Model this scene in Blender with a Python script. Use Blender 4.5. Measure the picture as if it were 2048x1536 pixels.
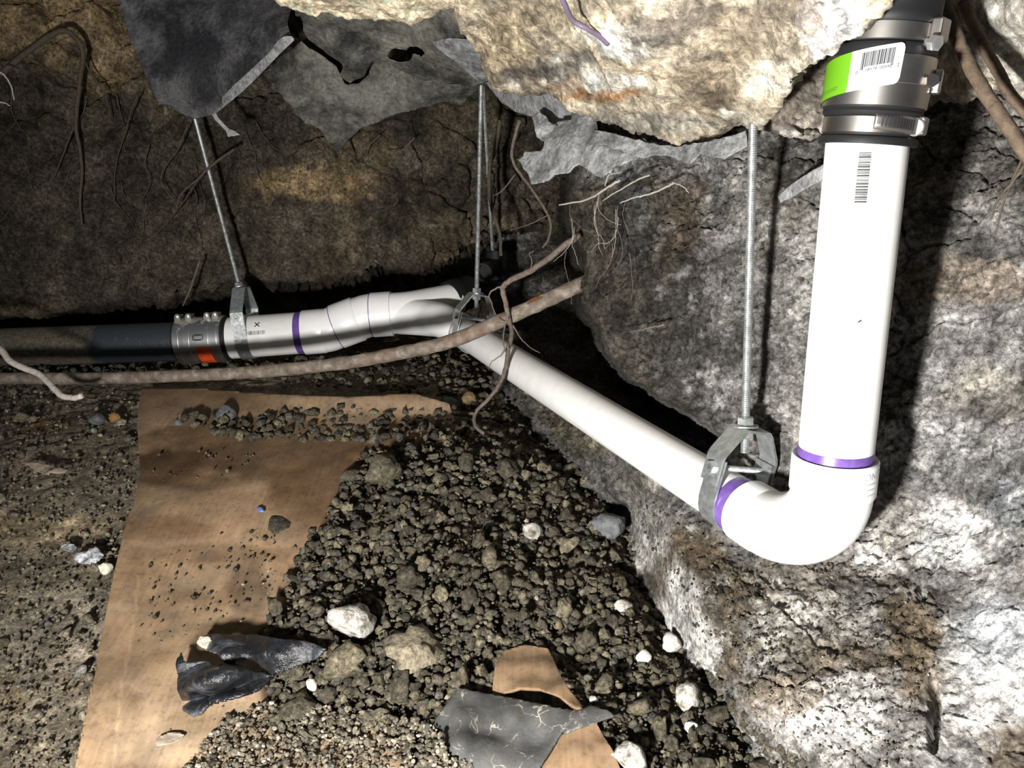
import bpy, math, random
import numpy as np
from mathutils import Vector, Matrix

for o in list(bpy.data.objects): bpy.data.objects.remove(o)
random.seed(7); RNG = np.random.default_rng(11)
scene = bpy.context.scene
COL = scene.collection

# ------------------------------------------------------------------ camera, light, exposure
F = 1550.0; PITCH = math.radians(17.0); CAM = np.array([0.0, 0.0, 0.60])
CP, SP = math.cos(PITCH), math.sin(PITCH)
RIGHT = np.array([1.0, 0, 0]); FWD = np.array([0, CP, -SP]); UP = np.array([0, SP, CP])
cam_d = bpy.data.cameras.new('camera'); cam_d.sensor_width = 36.0; cam_d.lens = F / 2048 * 36
cam_d.clip_start = 0.02
cam = bpy.data.objects.new('camera', cam_d); COL.objects.link(cam)
cam.location = CAM; cam.rotation_euler = (math.pi / 2 - PITCH, 0, 0)
scene.camera = cam

w = bpy.data.worlds.new('world'); scene.world = w; w.use_nodes = True
w.node_tree.nodes['Background'].inputs[0].default_value = (0.85, 0.92, 1.0, 1)
w.node_tree.nodes['Background'].inputs[1].default_value = 0.07

def camspace(X, Y, Z): return CAM + X * RIGHT + Y * UP + Z * FWD
# hand-held work lamp, low and left of the photographer
lamp_d = bpy.data.lights.new('work_lamp', 'SPOT'); lamp_d.energy = 120.0
lamp_d.color = (1.0, 0.975, 0.93); lamp_d.shadow_soft_size = 0.035
lamp_d.spot_size = math.radians(165); lamp_d.spot_blend = 0.9
lamp = bpy.data.objects.new('work_lamp', lamp_d); COL.objects.link(lamp)
lamp.location = camspace(-0.27, -0.25, 0.0)
lamp_target = Vector(camspace(0.30, -0.02, 0.80))
lamp.rotation_euler = (lamp_target - lamp.location).to_track_quat('-Z', 'Y').to_euler()

scene.view_settings.view_transform = 'Standard'; scene.view_settings.look = 'None'
scene.view_settings.gamma = 1.0; scene.view_settings.use_curve_mapping = False
scene.view_settings.exposure = 0.0

# ------------------------------------------------------------------ helpers: projection, noise
def P(px, py, z):
    return CAM + (px - 1024) / F * z * RIGHT + (768 - py) / F * z * UP + z * FWD
def PA(px, py, z):
    px = np.asarray(px, float); py = np.asarray(py, float); z = np.asarray(z, float)
    return CAM + ((px - 1024) / F * z)[..., None] * RIGHT + ((768 - py) / F * z)[..., None] * UP + z[..., None] * FWD
def to_px(p):
    d = np.asarray(p) - CAM; z = d @ FWD
    return 1024 + F * (d @ RIGHT) / z, 768 - F * (d @ UP) / z, z

def _hu(ix, iy, iz, s):
    h = (ix.astype(np.uint32) * np.uint32(374761393) + iy.astype(np.uint32) * np.uint32(668265263)
         + iz.astype(np.uint32) * np.uint32(2147483647) + np.uint32(s * 974711 + 13))
    h = (h ^ (h >> np.uint32(13))) * np.uint32(1274126177)
    h = (h ^ (h >> np.uint32(16))) * np.uint32(2246822519)
    return h ^ (h >> np.uint32(15))
def _h(ix, iy, iz, s): return _hu(ix, iy, iz, s) * np.float64(1 / 4294967295.0)
def vnoise(p, s=0):
    i = np.floor(p).astype(np.int64); f = p - i; f = f * f * (3 - 2 * f)
    x, y, z = i[..., 0], i[..., 1], i[..., 2]; r = 0
    for a in (0, 1):
        for b in (0, 1):
            for c in (0, 1):
                wgt = (f[..., 0] if a else 1 - f[..., 0]) * (f[..., 1] if b else 1 - f[..., 1]) * (f[..., 2] if c else 1 - f[..., 2])
                r = r + wgt * _h(x + a, y + b, z + c, s)
    return r * 2 - 1
def fbm(p, sc, oct=4, s=0, gain=.5):
    r = 0; a = 1.0; t = 0
    for k in range(oct):
        r = r + a * vnoise(p * sc * 2.03 ** k + 17.3 * k, s + k); t += a; a *= gain
    return r / t
def worley(p, sc, s=0):
    q = p * sc; i = np.floor(q).astype(np.int64); f1 = np.full(q.shape[:-1], 9.0); f2 = f1.copy(); idv = np.zeros(q.shape[:-1])
    for a in (-1, 0, 1):
        for b in (-1, 0, 1):
            for c in (-1, 0, 1):
                cx, cy, cz = i[..., 0] + a, i[..., 1] + b, i[..., 2] + c
                h = _hu(cx, cy, cz, s); m10 = np.uint32(1023); k10 = 1 / 1023.0
                fx = cx + (h & m10) * k10; fy = cy + ((h >> np.uint32(10)) & m10) * k10; fz = cz + ((h >> np.uint32(20)) & m10) * k10
                d = np.sqrt((q[..., 0] - fx) ** 2 + (q[..., 1] - fy) ** 2 + (q[..., 2] - fz) ** 2)
                n = d < f1
                f2 = np.where(n, f1, np.minimum(f2, d)); idv = np.where(n, ((h * np.uint32(2654435761)) >> np.uint32(16)) * (1 / 65535.0), idv); f1 = np.where(n, d, f1)
    return f1, f2, idv
def sstep(a, b, x):
    t = np.clip((x - a) / (b - a), 0, 1); return t * t * (3 - 2 * t)
class RBF:
    """smooth scattered interpolation (linear kernel + affine term)"""
    def __init__(s, pts, vals):
        s.p = np.array(pts, float); n = len(s.p); d = np.linalg.norm(s.p[:, None] - s.p[None], axis=2)
        A = np.zeros((n + 3, n + 3)); A[:n, :n] = d; A[:n, n] = 1; A[n, :n] = 1; A[:n, n + 1:] = s.p; A[n + 1:, :n] = s.p.T
        A[:n, :n] -= np.eye(n) * 1e-9
        s.c = np.linalg.solve(A, np.r_[np.array(vals, float), 0, 0, 0])
    def __call__(s, x, y):
        x = np.asarray(x, float); y = np.asarray(y, float); n = len(s.p)
        r = s.c[n] + s.c[n + 1] * x + s.c[n + 2] * y
        for k in range(n): r = r + s.c[k] * np.hypot(x - s.p[k, 0], y - s.p[k, 1])
        return r
def depth_field(ctrl):
    r = RBF([(c[0] / 1000, c[1] / 1000) for c in ctrl], [1 / c[2] for c in ctrl])
    return lambda x, y: 1 / r(np.asarray(x) / 1000, np.asarray(y) / 1000)
def sdf(poly, x, y):
    """signed distance to polygon, positive inside; also nearest boundary point"""
    P0 = np.array(poly, float); P1 = np.roll(P0, -1, 0)
    best = np.full(x.shape, 1e9); bx = np.zeros(x.shape); by = np.zeros(x.shape); ins = np.zeros(x.shape, bool)
    for a, b in zip(P0, P1):
        e = b - a; t = np.clip(((x - a[0]) * e[0] + (y - a[1]) * e[1]) / (e @ e), 0, 1)
        qx, qy = a[0] + t * e[0], a[1] + t * e[1]; d = np.hypot(x - qx, y - qy); m = d < best
        best = np.where(m, d, best); bx = np.where(m, qx, bx); by = np.where(m, qy, by)
        c = ((a[1] > y) != (b[1] > y)); xi = a[0] + (y - a[1]) / (b[1] - a[1] if b[1] != a[1] else 1e-9) * e[0]
        ins ^= c & (x < xi)
    return np.where(ins, best, -best), bx, by

# ------------------------------------------------------------------ helpers: meshes and objects
ORIG = {}
def mesh_np(name, V, Fc, smooth=True, cols=None):
    me = bpy.data.meshes.new(name); V = np.asarray(V, np.float32); me.vertices.add(len(V)); me.vertices.foreach_set('co', V.ravel())
    Fc = np.asarray(Fc, np.int32); n, k = Fc.shape
    me.loops.add(n * k); me.loops.foreach_set('vertex_index', Fc.ravel())
    me.polygons.add(n); me.polygons.foreach_set('loop_start', np.arange(0, n * k, k, dtype=np.int32))
    me.polygons.foreach_set('use_smooth', np.full(n, smooth))
    me.update(calc_edges=True)
    if cols is not None:
        at = me.color_attributes.new('Col', 'FLOAT_COLOR', 'POINT')
        c4 = np.c_[np.asarray(cols, np.float32), np.ones(len(V), np.float32)]; at.data.foreach_set('color', c4.astype(np.float32).ravel())
    return me
def link(name, me, mat=None, parent=None, origin=None):
    o = bpy.data.objects.new(name, me); COL.objects.link(o)
    if mat is not None: me.materials.append(mat)
    if parent is not None: o.parent = parent; ORIG[o.name] = ORIG[parent.name]
    else:
        ORIG[o.name] = np.zeros(3) if origin is None else np.asarray(origin, float); o.location = ORIG[o.name]
    return o
def empty(name, loc):
    o = bpy.data.objects.new(name, None); COL.objects.link(o); o.location = loc; o.empty_display_size = .02
    ORIG[o.name] = np.asarray(loc, float); return o
def tag(o, label, cat, group=None, kind=None):
    o['label'] = label
    if cat: o['category'] = cat
    if group: o['group'] = group
    if kind: o['kind'] = kind
    return o
class MB:
    def __init__(s): s.v = []; s.f = []; s.n = 0
    def add(s, V, Fc):
        s.v.append(np.asarray(V, float)); s.f += [tuple(int(i) + s.n for i in f) for f in Fc]; s.n += len(V); return s
    def build(s, name, mat, parent=None, smooth=True, origin=None, sharp=35):
        V = np.vstack(s.v); org = ORIG[parent.name] if parent is not None else (V.mean(0) if origin is None else np.asarray(origin))
        me = bpy.data.meshes.new(name); me.from_pydata((V - org).tolist(), [], s.f); me.update()
        me.polygons.foreach_set('use_smooth', [smooth] * len(me.polygons))
        if smooth and sharp: me.set_sharp_from_angle(angle=math.radians(sharp))
        return link(name, me, mat, parent, org)
def nrm(v): v = np.asarray(v, float); return v / np.linalg.norm(v)
class Fr:
    """axis frame: t along axis from A, angle 0 towards the lamp-side viewer"""
    def __init__(s, A, B, ref=None):
        s.A = np.asarray(A, float); s.L = np.linalg.norm(np.asarray(B) - s.A); s.a = nrm(np.asarray(B) - s.A)
        r = (CAM - s.A) if ref is None else np.asarray(ref, float)
        s.u = nrm(r - (r @ s.a) * s.a); s.w = np.cross(s.a, s.u)
    def pt(s, t, ang, r): return s.A + s.a * t + r * (math.cos(ang) * s.u + math.sin(ang) * s.w)
def lathe(mb, fr, prof, n=40, cap0=True, cap1=True):
    V = []; Fc = []
    for t, r in prof:
        for k in range(n): V.append(fr.pt(t, 2 * math.pi * k / n, r))
    m = len(prof)
    for i in range(m - 1):
        for k in range(n):
            a, b = i * n + k, i * n + (k + 1) % n; Fc.append((a, b, b + n, a + n))
    if cap0: Fc.append(tuple(range(n - 1, -1, -1)))
    if cap1: Fc.append(tuple(range((m - 1) * n, m * n)))
    mb.add(V, Fc); return mb
def tube(mb, pts, rad, n=10, caps=True, jit=0):
    pts = [np.asarray(p, float) for p in pts]; m = len(pts)
    if np.isscalar(rad): rad = [rad] * m
    tg = [nrm(pts[min(i + 1, m - 1)] - pts[max(i - 1, 0)]) for i in range(m)]
    u = np.cross(tg[0], [0.31, 0.2, .93]); u = nrm(u); V = []; Fc = []
    for i in range(m):
        u = nrm(u - (u @ tg[i]) * tg[i]); wv = np.cross(tg[i], u)
        for k in range(n):
            a = 2 * math.pi * k / n; r = rad[i] * (1 + (random.uniform(-jit, jit) if jit else 0))
            V.append(pts[i] + r * (math.cos(a) * u + math.sin(a) * wv))
    for i in range(m - 1):
        for k in range(n):
            a, b = i * n + k, i * n + (k + 1) % n; Fc.append((a, b, b + n, a + n))
    if caps: Fc.append(tuple(range(n - 1, -1, -1))); Fc.append(tuple(range((m - 1) * n, m * n)))
    mb.add(V, Fc); return mb
def spline(pts, per=8):
    pts = [np.asarray(p, float) for p in pts]; out = []
    q = [2 * pts[0] - pts[1]] + pts + [2 * pts[-1] - pts[-2]]
    for i in range(1, len(q) - 2):
        for k in range(per):
            t = k / per; a, b, c, d = q[i - 1], q[i], q[i + 1], q[i + 2]
            out.append(.5 * (2 * b + (c - a) * t + (2 * a - 5 * b + 4 * c - d) * t * t + (3 * b - a - 3 * c + d) * t ** 3))
    out.append(pts[-1]); return out
def box(mb, c, ax, ay, az, hx, hy, hz):
    c = np.asarray(c); V = [c + sx * hx * ax + sy * hy * ay + sz * hz * az for sx in (-1, 1) for sy in (-1, 1) for sz in (-1, 1)]
    mb.add(V, [(0, 1, 3, 2), (4, 6, 7, 5), (0, 4, 5, 1), (2, 3, 7, 6), (0, 2, 6, 4), (1, 5, 7, 3)]); return mb
def strip(mb, path, wv, hw, nv_fn, th):
    """bent flat bar: path of points, wv width direction, hw half width, th thickness (normal by path tangent x wv)"""
    path = [np.asarray(p, float) for p in path]; m = len(path); V = []; Fc = []
    for i in range(m):
        a = nrm(path[i] - path[i - 1]) if i > 0 else None; b = nrm(path[i + 1] - path[i]) if i < m - 1 else None
        t = nrm((a if a is not None else b) + (b if b is not None else a)); nn = nrm(np.cross(t, wv))
        k = 1.0 if a is None or b is None else 1 / max(.5, math.sqrt((1 + a @ b) / 2))
        for sw, sn in ((-1, -1), (1, -1), (1, 1), (-1, 1)): V.append(path[i] + sw * hw * wv + sn * th / 2 * k * nn)
    for i in range(m - 1):
        for k in range(4):
            a, b = i * 4 + k, i * 4 + (k + 1) % 4; Fc.append((a, b, b + 4, a + 4))
    Fc += [(3, 2, 1, 0), tuple((m - 1) * 4 + k for k in range(4))]
    mb.add(V, Fc); return mb
def cylpatch(mb, fr, t0, t1, a0, a1, r, shear=0, n=24, m=4, rfun=None):
    """curved label on a cylinder with a hair of thickness at its edge"""
    V = []; Fc = []
    for i in range(m + 1):
        for k in range(n + 1):
            a = a0 + (a1 - a0) * k / n; t = t0 + (t1 - t0) * i / m + shear * (a - a0); V.append(fr.pt(t, a, r if rfun is None else rfun(t) + r))
    for i in range(m):
        for k in range(n): b = i * (n + 1) + k; Fc.append((b, b + 1, b + n + 2, b + n + 1))
    mb.add(V, Fc); return mb

# ------------------------------------------------------------------ materials
def mat(name, build=None, base=(.5, .5, .5), rough=.6, metal=0.0, spec=.5):
    m = bpy.data.materials.new(name); m.use_nodes = True; nt = m.node_tree; b = nt.nodes['Principled BSDF']
    b.inputs['Base Color'].default_value = (*base, 1); b.inputs['Roughness'].default_value = rough
    b.inputs['Metallic'].default_value = metal; b.inputs['Specular IOR Level'].default_value = spec
    if build: build(nt, b)
    return m
def N(nt, t, **kw):
    n = nt.nodes.new(t)
    for k, v in kw.items():
        if hasattr(n, k): setattr(n, k, v)
        else: n.inputs[k.replace('_', ' ')].default_value = v
    return n
def ramp(nt, src, stops):
    r = nt.nodes.new('ShaderNodeValToRGB'); e = r.color_ramp.elements
    while len(e) < len(stops): e.new(.5)
    for el, (p, c) in zip(e, stops): el.position = p; el.color = (*c, 1) if len(c) == 3 else c
    nt.links.new(src, r.inputs[0]); return r
def mixc(nt, typ, fac, a, b):
    m = nt.nodes.new('ShaderNodeMix'); m.data_type = 'RGBA'; m.blend_type = typ
    for sock, val in ((m.inputs[0], fac), (m.inputs[6], a), (m.inputs[7], b)):
        if hasattr(val, 'is_linked'): nt.links.new(val, sock)
        else: sock.default_value = val if not isinstance(val, tuple) else (*val, 1)
    return m.outputs[2]
def bumps(nt, b, specs):
    prev = None; tc = N(nt, 'ShaderNodeTexCoord')
    for src, strength, dist in specs:
        bp = N(nt, 'ShaderNodeBump'); bp.inputs['Strength'].default_value = strength; bp.inputs['Distance'].default_value = dist
        nt.links.new(src, bp.inputs['Height'])
        if prev: nt.links.new(prev.outputs[0], bp.inputs['Normal'])
        prev = bp
    nt.links.new(prev.outputs[0], b.inputs['Normal'])
def wpos(nt):   # world position, so that alike pieces differ
    return N(nt, 'ShaderNodeNewGeometry').outputs['Position']
def noise(nt, sc, det=4, rgh=.6, vec=None, dist=0):
    n = N(nt, 'ShaderNodeTexNoise', Scale=sc, Detail=det, Roughness=rgh, Distortion=dist); nt.links.new(vec if vec else wpos(nt), n.inputs['Vector']); return n.outputs['Fac']
def g3(v): return (v, v, v)

def soil_build(lo=.45, hi=1.55, speck=.35, bump=.004, fine=260, attr=True, b2=.22, base=None):
    def f(nt, b):
        pos = wpos(nt)
        if attr: c = N(nt, 'ShaderNodeAttribute', attribute_name='Col').outputs['Color']
        else:
            c = ramp(nt, N(nt, 'ShaderNodeObjectInfo').outputs['Random'], base).outputs[0]
        n1 = noise(nt, fine, 8, .74, pos); n2 = noise(nt, fine * .2, 7, .68, pos, .4)
        c = mixc(nt, 'MULTIPLY', 1.0, c, ramp(nt, n1, [(.36, g3(lo)), (.50, g3(.5 * (lo + hi) * .92)), (.64, g3(hi))]).outputs[0])
        c = mixc(nt, 'MULTIPLY', 1.0, c, ramp(nt, n2, [(.34, g3(.45)), (.5, g3(.95)), (.66, g3(1.5))]).outputs[0])
        vor = N(nt, 'ShaderNodeTexVoronoi', Scale=230.0); nt.links.new(pos, vor.inputs['Vector'])
        sp = ramp(nt, vor.outputs['Distance'], [(.07, g3(1)), (.17, g3(0))]).outputs[0]
        vr = ramp(nt, vor.outputs['Color'], [(.80, g3(0)), (.90, g3(speck))]).outputs[0]
        m = mixc(nt, 'MULTIPLY', 1.0, sp, vr)
        sep = N(nt, 'ShaderNodeSeparateColor'); nt.links.new(m, sep.inputs[0])
        c = mixc(nt, 'MIX', sep.outputs[0], c, (.62, .58, .47))
        nt.links.new(c, b.inputs['Base Color'])
        bumps(nt, b, [(n2, b2, bump * 2), (n1, .9, bump)])
    return f
M = {}
M['soil'] = mat('soil', soil_build(.35, 1.65, .35, .005, 200), rough=.95, spec=.15)
M['wallsoil'] = mat('clay wall soil', soil_build(.22, 1.85, .30, .006, 150), rough=.92, spec=.18)
M['concrete'] = mat('rough concrete', soil_build(.34, 1.55, .04, .007, 110, b2=.35), rough=.9, spec=.2)
M['clod'] = mat('soil clod', soil_build(.30, 1.70, .25, .006, 210, attr=False,
              base=[(0, (.072, .063, .046)), (.4, (.10, .087, .062)), (.8, (.145, .126, .086)), (1, (.205, .178, .12))]), rough=.95, spec=.15)
M['crumb'] = mat('soil crumbs', soil_build(.30, 1.70, .2, .005, 240), rough=.95, spec=.15)
def stone_m(nm, a, b_, sc=90): 
    def f(nt, b):
        n1 = noise(nt, sc, 6, .7); nt.links.new(ramp(nt, n1, [(.36, a), (.58, b_)]).outputs[0], b.inputs['Base Color']); bumps(nt, b, [(n1, .9, .007)])
    return mat(nm, f, rough=.85, spec=.25)
M['whitestone'] = stone_m('chalky stone', (.11, .095, .072), (.50, .48, .44), 75)
M['chip'] = stone_m('chalk chip', (.40, .37, .32), (.74, .72, .68), 70)
M['tanclod'] = stone_m('crumbly pale lump', (.10, .085, .06), (.29, .25, .175), 150)
M['palestone'] = stone_m('pale chip', (.55, .50, .40), (.80, .75, .62))
M['greystone'] = stone_m('grey stone', (.06, .065, .07), (.16, .165, .17))
M['orangestone'] = stone_m('orange stone', (.25, .12, .04), (.40, .22, .08))
M['tanstone'] = stone_m('tan lump', (.17, .12, .06), (.30, .22, .12))
def pvc_b(nt, b):
    n = noise(nt, 14, 5, .7); n2 = noise(nt, 60, 3, .6)
    c = mixc(nt, 'MIX', ramp(nt, n, [(.60, g3(0)), (.78, g3(.22))]).outputs[0], (.80, .795, .775), (.60, .53, .40))
    c = mixc(nt, 'MULTIPLY', 1, c, ramp(nt, n2, [(.3, g3(.93)), (.6, g3(1.0))]).outputs[0]); nt.links.new(c, b.inputs['Base Color'])
M['pvc'] = mat('white pvc', pvc_b, rough=.33, spec=.5)
def pvcf_b(nt, b):
    n = noise(nt, 25, 5, .7); nt.links.new(ramp(nt, n, [(.3, (.80, .80, .80)), (.75, (.88, .88, .88))]).outputs[0], b.inputs['Base Color'])
M['pvcfit'] = mat('white pvc fitting', pvcf_b, rough=.30, spec=.5)
def purple_b(nt, b):
    n = noise(nt, 90, 4, .6); nt.links.new(ramp(nt, n, [(.3, (.10, .048, .23)), (.7, (.165, .095, .33))]).outputs[0], b.inputs['Base Color'])
M['purple'] = mat('purple primer', purple_b, rough=.35)
def abs_b(nt, b):
    n = noise(nt, 22, 6, .7); sx = N(nt, 'ShaderNodeSeparateXYZ'); nt.links.new(wpos(nt), sx.inputs[0])
    mx = N(nt, 'ShaderNodeMapRange'); nt.links.new(sx.outputs[0], mx.inputs[0])
    for i, v in enumerate((-.96, -.85, .75, 0.0)): mx.inputs[i + 1].default_value = v
    ad = N(nt, 'ShaderNodeMath', operation='ADD'); nt.links.new(n, ad.inputs[0]); nt.links.new(mx.outputs[0], ad.inputs[1])
    k = ramp(nt, ad.outputs[0], [(.62, g3(0)), (.80, g3(1))]).outputs[0]
    n2 = noise(nt, 150, 5, .7)
    dirt = ramp(nt, n2, [(.35, (.05, .042, .03)), (.68, (.17, .145, .105))]).outputs[0]
    nt.links.new(mixc(nt, 'MIX', k, (.035, .042, .050), dirt), b.inputs['Base Color'])
    rr = ramp(nt, k, [(0, g3(.38)), (1, g3(.95))]).outputs[0]; nt.links.new(rr, b.inputs['Roughness']); bumps(nt, b, [(n2, .5, .003)])
M['abs'] = mat('dirty black pipe', abs_b)
M['rubber'] = mat('black rubber', None, (.011, .0115, .0125), .55, spec=.3)
def steel_b(nt, b):
    n = noise(nt, 40, 3, .6); nt.links.new(ramp(nt, n, [(.3, (.44, .415, .39)), (.7, (.58, .55, .52))]).outputs[0], b.inputs['Base Color'])
M['steel'] = mat('stainless steel', steel_b, rough=.34, metal=1.0)
def dsteel_b(nt, b):
    n = noise(nt, 30, 5, .7); sz = N(nt, 'ShaderNodeSeparateXYZ'); nt.links.new(N(nt, 'ShaderNodeNewGeometry').outputs['Normal'], sz.inputs[0])
    ad = N(nt, 'ShaderNodeMath', operation='MULTIPLY_ADD'); nt.links.new(sz.outputs[2], ad.inputs[0]); ad.inputs[1].default_value = .55; nt.links.new(n, ad.inputs[2])
    k = ramp(nt, ad.outputs[0], [(.88, g3(0)), (1.0, g3(.8))]).outputs[0]
    nt.links.new(mixc(nt, 'MIX', k, (.74, .74, .74), (.24, .185, .105)), b.inputs['Base Color'])
    inv = ramp(nt, k, [(0, g3(1)), (1, g3(0))]).outputs[0]; nt.links.new(inv, b.inputs['Metallic']); nt.links.new(ramp(nt, k, [(0, g3(.36)), (1, g3(.9))]).outputs[0], b.inputs['Roughness'])
M['dsteel'] = mat('dusted stainless steel', dsteel_b)
def zinc_b(nt, b):
    n = noise(nt, 130, 4, .6, dist=.5); nt.links.new(ramp(nt, n, [(.3, (.44, .47, .475)), (.7, (.66, .695, .70))]).outputs[0], b.inputs['Base Color'])
    nt.links.new(ramp(nt, n, [(.3, g3(.30)), (.7, g3(.48))]).outputs[0], b.inputs['Roughness'])
M['zinc'] = mat('zinc plated steel', zinc_b, metal=.85)
M['bright'] = mat('bright screw steel', None, (.88, .88, .86), .35, .9)
M['ink'] = mat('black ink', None, (.02, .02, .022), .6)
M['green'] = mat('green label print', None, (.105, .29, .008), .5)
M['greenink'] = mat('dark green print', None, (.06, .18, .01), .5)
M['white'] = mat('white label paper', None, (.44, .45, .475), .5)
M['whitegloss'] = mat('white label gloss', None, (.72, .72, .74), .3)
M['orange'] = mat('orange label', None, (.83, .085, .012), .5)
M['dkorange'] = mat('dark orange print', None, (.20, .02, .006), .6)
def water_b(nt, b):
    n = noise(nt, 60, 6, .7); n2 = noise(nt, 11, 4, .6)
    c = ramp(nt, n, [(.30, (.055, .042, .031)), (.52, (.145, .117, .092)), (.72, (.30, .26, .215))]).outputs[0]
    c = mixc(nt, 'MIX', ramp(nt, n2, [(.54, g3(0)), (.68, g3(.65))]).outputs[0], c, (.13, .066, .042)); nt.links.new(c, b.inputs['Base Color'])
    bumps(nt, b, [(n, .7, .003)])
M['water'] = mat('dirt caked copper', water_b, rough=.75)
M['copper'] = mat('scraped copper', None, (.72, .28, .12), .3, .9)
def root_m(nm, a, b_, sc=180):
    def f(nt, b):
        n = noise(nt, sc, 5, .7); nt.links.new(ramp(nt, n, [(.3, a), (.7, b_)]).outputs[0], b.inputs['Base Color']); bumps(nt, b, [(n, .6, .002)])
    return mat(nm, f, rough=.8, spec=.25)
M['root'] = root_m('brown root bark', (.065, .050, .040), (.17, .135, .110))
M['rootdark'] = root_m('dark root bark', (.05, .040, .030), (.115, .09, .066))
M['rootpale'] = root_m('pale root', (.38, .33, .29), (.66, .60, .55))
M['rootgrey'] = root_m('grey rootlet', (.20, .185, .165), (.38, .35, .32))
M['rust'] = root_m('rusty dirty bar', (.055, .04, .03), (.16, .115, .078), 120)
M['rusthot'] = root_m('bright rust', (.28, .10, .035), (.42, .19, .07), 120)
M['wire'] = mat('purple grey wire', None, (.13, .10, .15), .5)
def card_b(nt, b):
    pos = wpos(nt); n = noise(nt, 5, 5, .6, pos, .6); n2 = noise(nt, 120, 5, .7, pos); n3 = noise(nt, 13, 7, .68, pos, .5)
    mp = N(nt, 'ShaderNodeMapping'); mp.inputs['Scale'].default_value = (260, 6, 6); nt.links.new(pos, mp.inputs[0])
    fl = noise(nt, 1.0, 3, .6, mp.outputs[0])
    c = ramp(nt, n, [(.30, (.20, .125, .070)), (.50, (.28, .185, .108)), (.70, (.345, .25, .16))]).outputs[0]
    c = mixc(nt, 'MULTIPLY', 1, c, ramp(nt, fl, [(.3, g3(.86)), (.7, g3(1.1))]).outputs[0])
    c = mixc(nt, 'MIX', ramp(nt, n3, [(.48, g3(0)), (.68, g3(.6))]).outputs[0], c, (.14, .112, .084))
    c = mixc(nt, 'MULTIPLY', 1, c, ramp(nt, n2, [(.32, g3(.7)), (.5, g3(1.03))]).outputs[0])
    nt.links.new(c, b.inputs['Base Color']); bumps(nt, b, [(n3, .25, .004), (fl, .2, .001)])
M['card'] = mat('worn brown cardboard', card_b, rough=.85, spec=.2)
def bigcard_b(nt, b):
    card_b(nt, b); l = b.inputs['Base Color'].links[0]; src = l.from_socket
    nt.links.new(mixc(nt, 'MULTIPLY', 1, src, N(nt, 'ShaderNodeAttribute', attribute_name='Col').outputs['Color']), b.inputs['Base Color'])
def scrapcard_b(nt, b):
    card_b(nt, b); src = b.inputs['Base Color'].links[0].from_socket; nt.links.new(mixc(nt, 'MULTIPLY', 1, src, (.62, .60, .58)), b.inputs['Base Color'])
M['scrapcard'] = mat('damp cardboard scrap', scrapcard_b, rough=.85, spec=.2)
M['bigcard'] = mat('patchy brown cardboard', bigcard_b, rough=.85, spec=.2)
def poly_m(nm, dark, dust, lo, hi, sc=9, rough=.42):
    def f(nt, b):
        n = noise(nt, sc, 6, .68, dist=.4); n2 = noise(nt, 140, 5, .7)
        k = ramp(nt, n, [(lo, g3(0)), (hi, g3(1))]).outputs[0]; c = mixc(nt, 'MIX', k, dark, dust)
        c = mixc(nt, 'MULTIPLY', 1, c, ramp(nt, n2, [(.32, g3(.45)), (.68, g3(1.45))]).outputs[0]); nt.links.new(c, b.inputs['Base Color'])
        nt.links.new(ramp(nt, k, [(0, g3(rough)), (1, g3(.8))]).outputs[0], b.inputs['Roughness']); bumps(nt, b, [(n, .5, .01), (n2, .6, .003)])
    return mat(nm, f)
M['polyblack'] = poly_m('dusty black plastic', (.026, .025, .028), (.15, .146, .155), .42, .66)
M['polygrey'] = poly_m('dusty grey plastic', (.032, .033, .032), (.185, .178, .15), .38, .66, 11)
M['polypale'] = poly_m('dust coated plastic', (.085, .09, .095), (.38, .385, .39), .34, .68, 20)
M['polyedge'] = poly_m('scuffed plastic', (.17, .175, .18), (.34, .345, .35), .35, .65, 30)
M['gloss'] = poly_m('glossy black plastic', (.011, .012, .014), (.10, .108, .125), .50, .70, 16, .2)
def slate_b(nt, b):
    n = noise(nt, 20, 6, .7); v = N(nt, 'ShaderNodeTexVoronoi', feature='DISTANCE_TO_EDGE', Scale=42.0)
    w_ = N(nt, 'ShaderNodeVectorMath', operation='MULTIPLY_ADD'); nz = N(nt, 'ShaderNodeTexNoise', Scale=60.0); nt.links.new(wpos(nt), nz.inputs[0])
    nt.links.new(nz.outputs['Color'], w_.inputs[0]); w_.inputs[1].default_value = (.03, .03, .03); nt.links.new(wpos(nt), w_.inputs[2]); nt.links.new(w_.outputs[0], v.inputs['Vector'])
    k = ramp(nt, v.outputs['Distance'], [(.0, g3(.8)), (.035, g3(0))]).outputs[0]; k2 = ramp(nt, n, [(.48, g3(0)), (.6, g3(1))]).outputs[0]
    kk = mixc(nt, 'MULTIPLY', 1, k, k2); sep = N(nt, 'ShaderNodeSeparateColor'); nt.links.new(kk, sep.inputs[0])
    c = ramp(nt, n, [(.35, (.024, .024, .024)), (.7, (.065, .063, .058))]).outputs[0]
    nt.links.new(mixc(nt, 'MIX', sep.outputs[0], c, (.40, .37, .30)), b.inputs['Base Color']); bumps(nt, b, [(n, .5, .005)])
M['slate'] = mat('dirty dark sheet', slate_b, rough=.7)
M['foil'] = poly_m('crumpled clear plastic', (.22, .23, .25), (.62, .63, .66), .4, .6, 60, .15)
M['leaf'] = root_m('dry leaf', (.24, .19, .14), (.40, .33, .26), 60)
M['blue'] = mat('blue plastic', None, (.12, .20, .50), .4)

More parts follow.
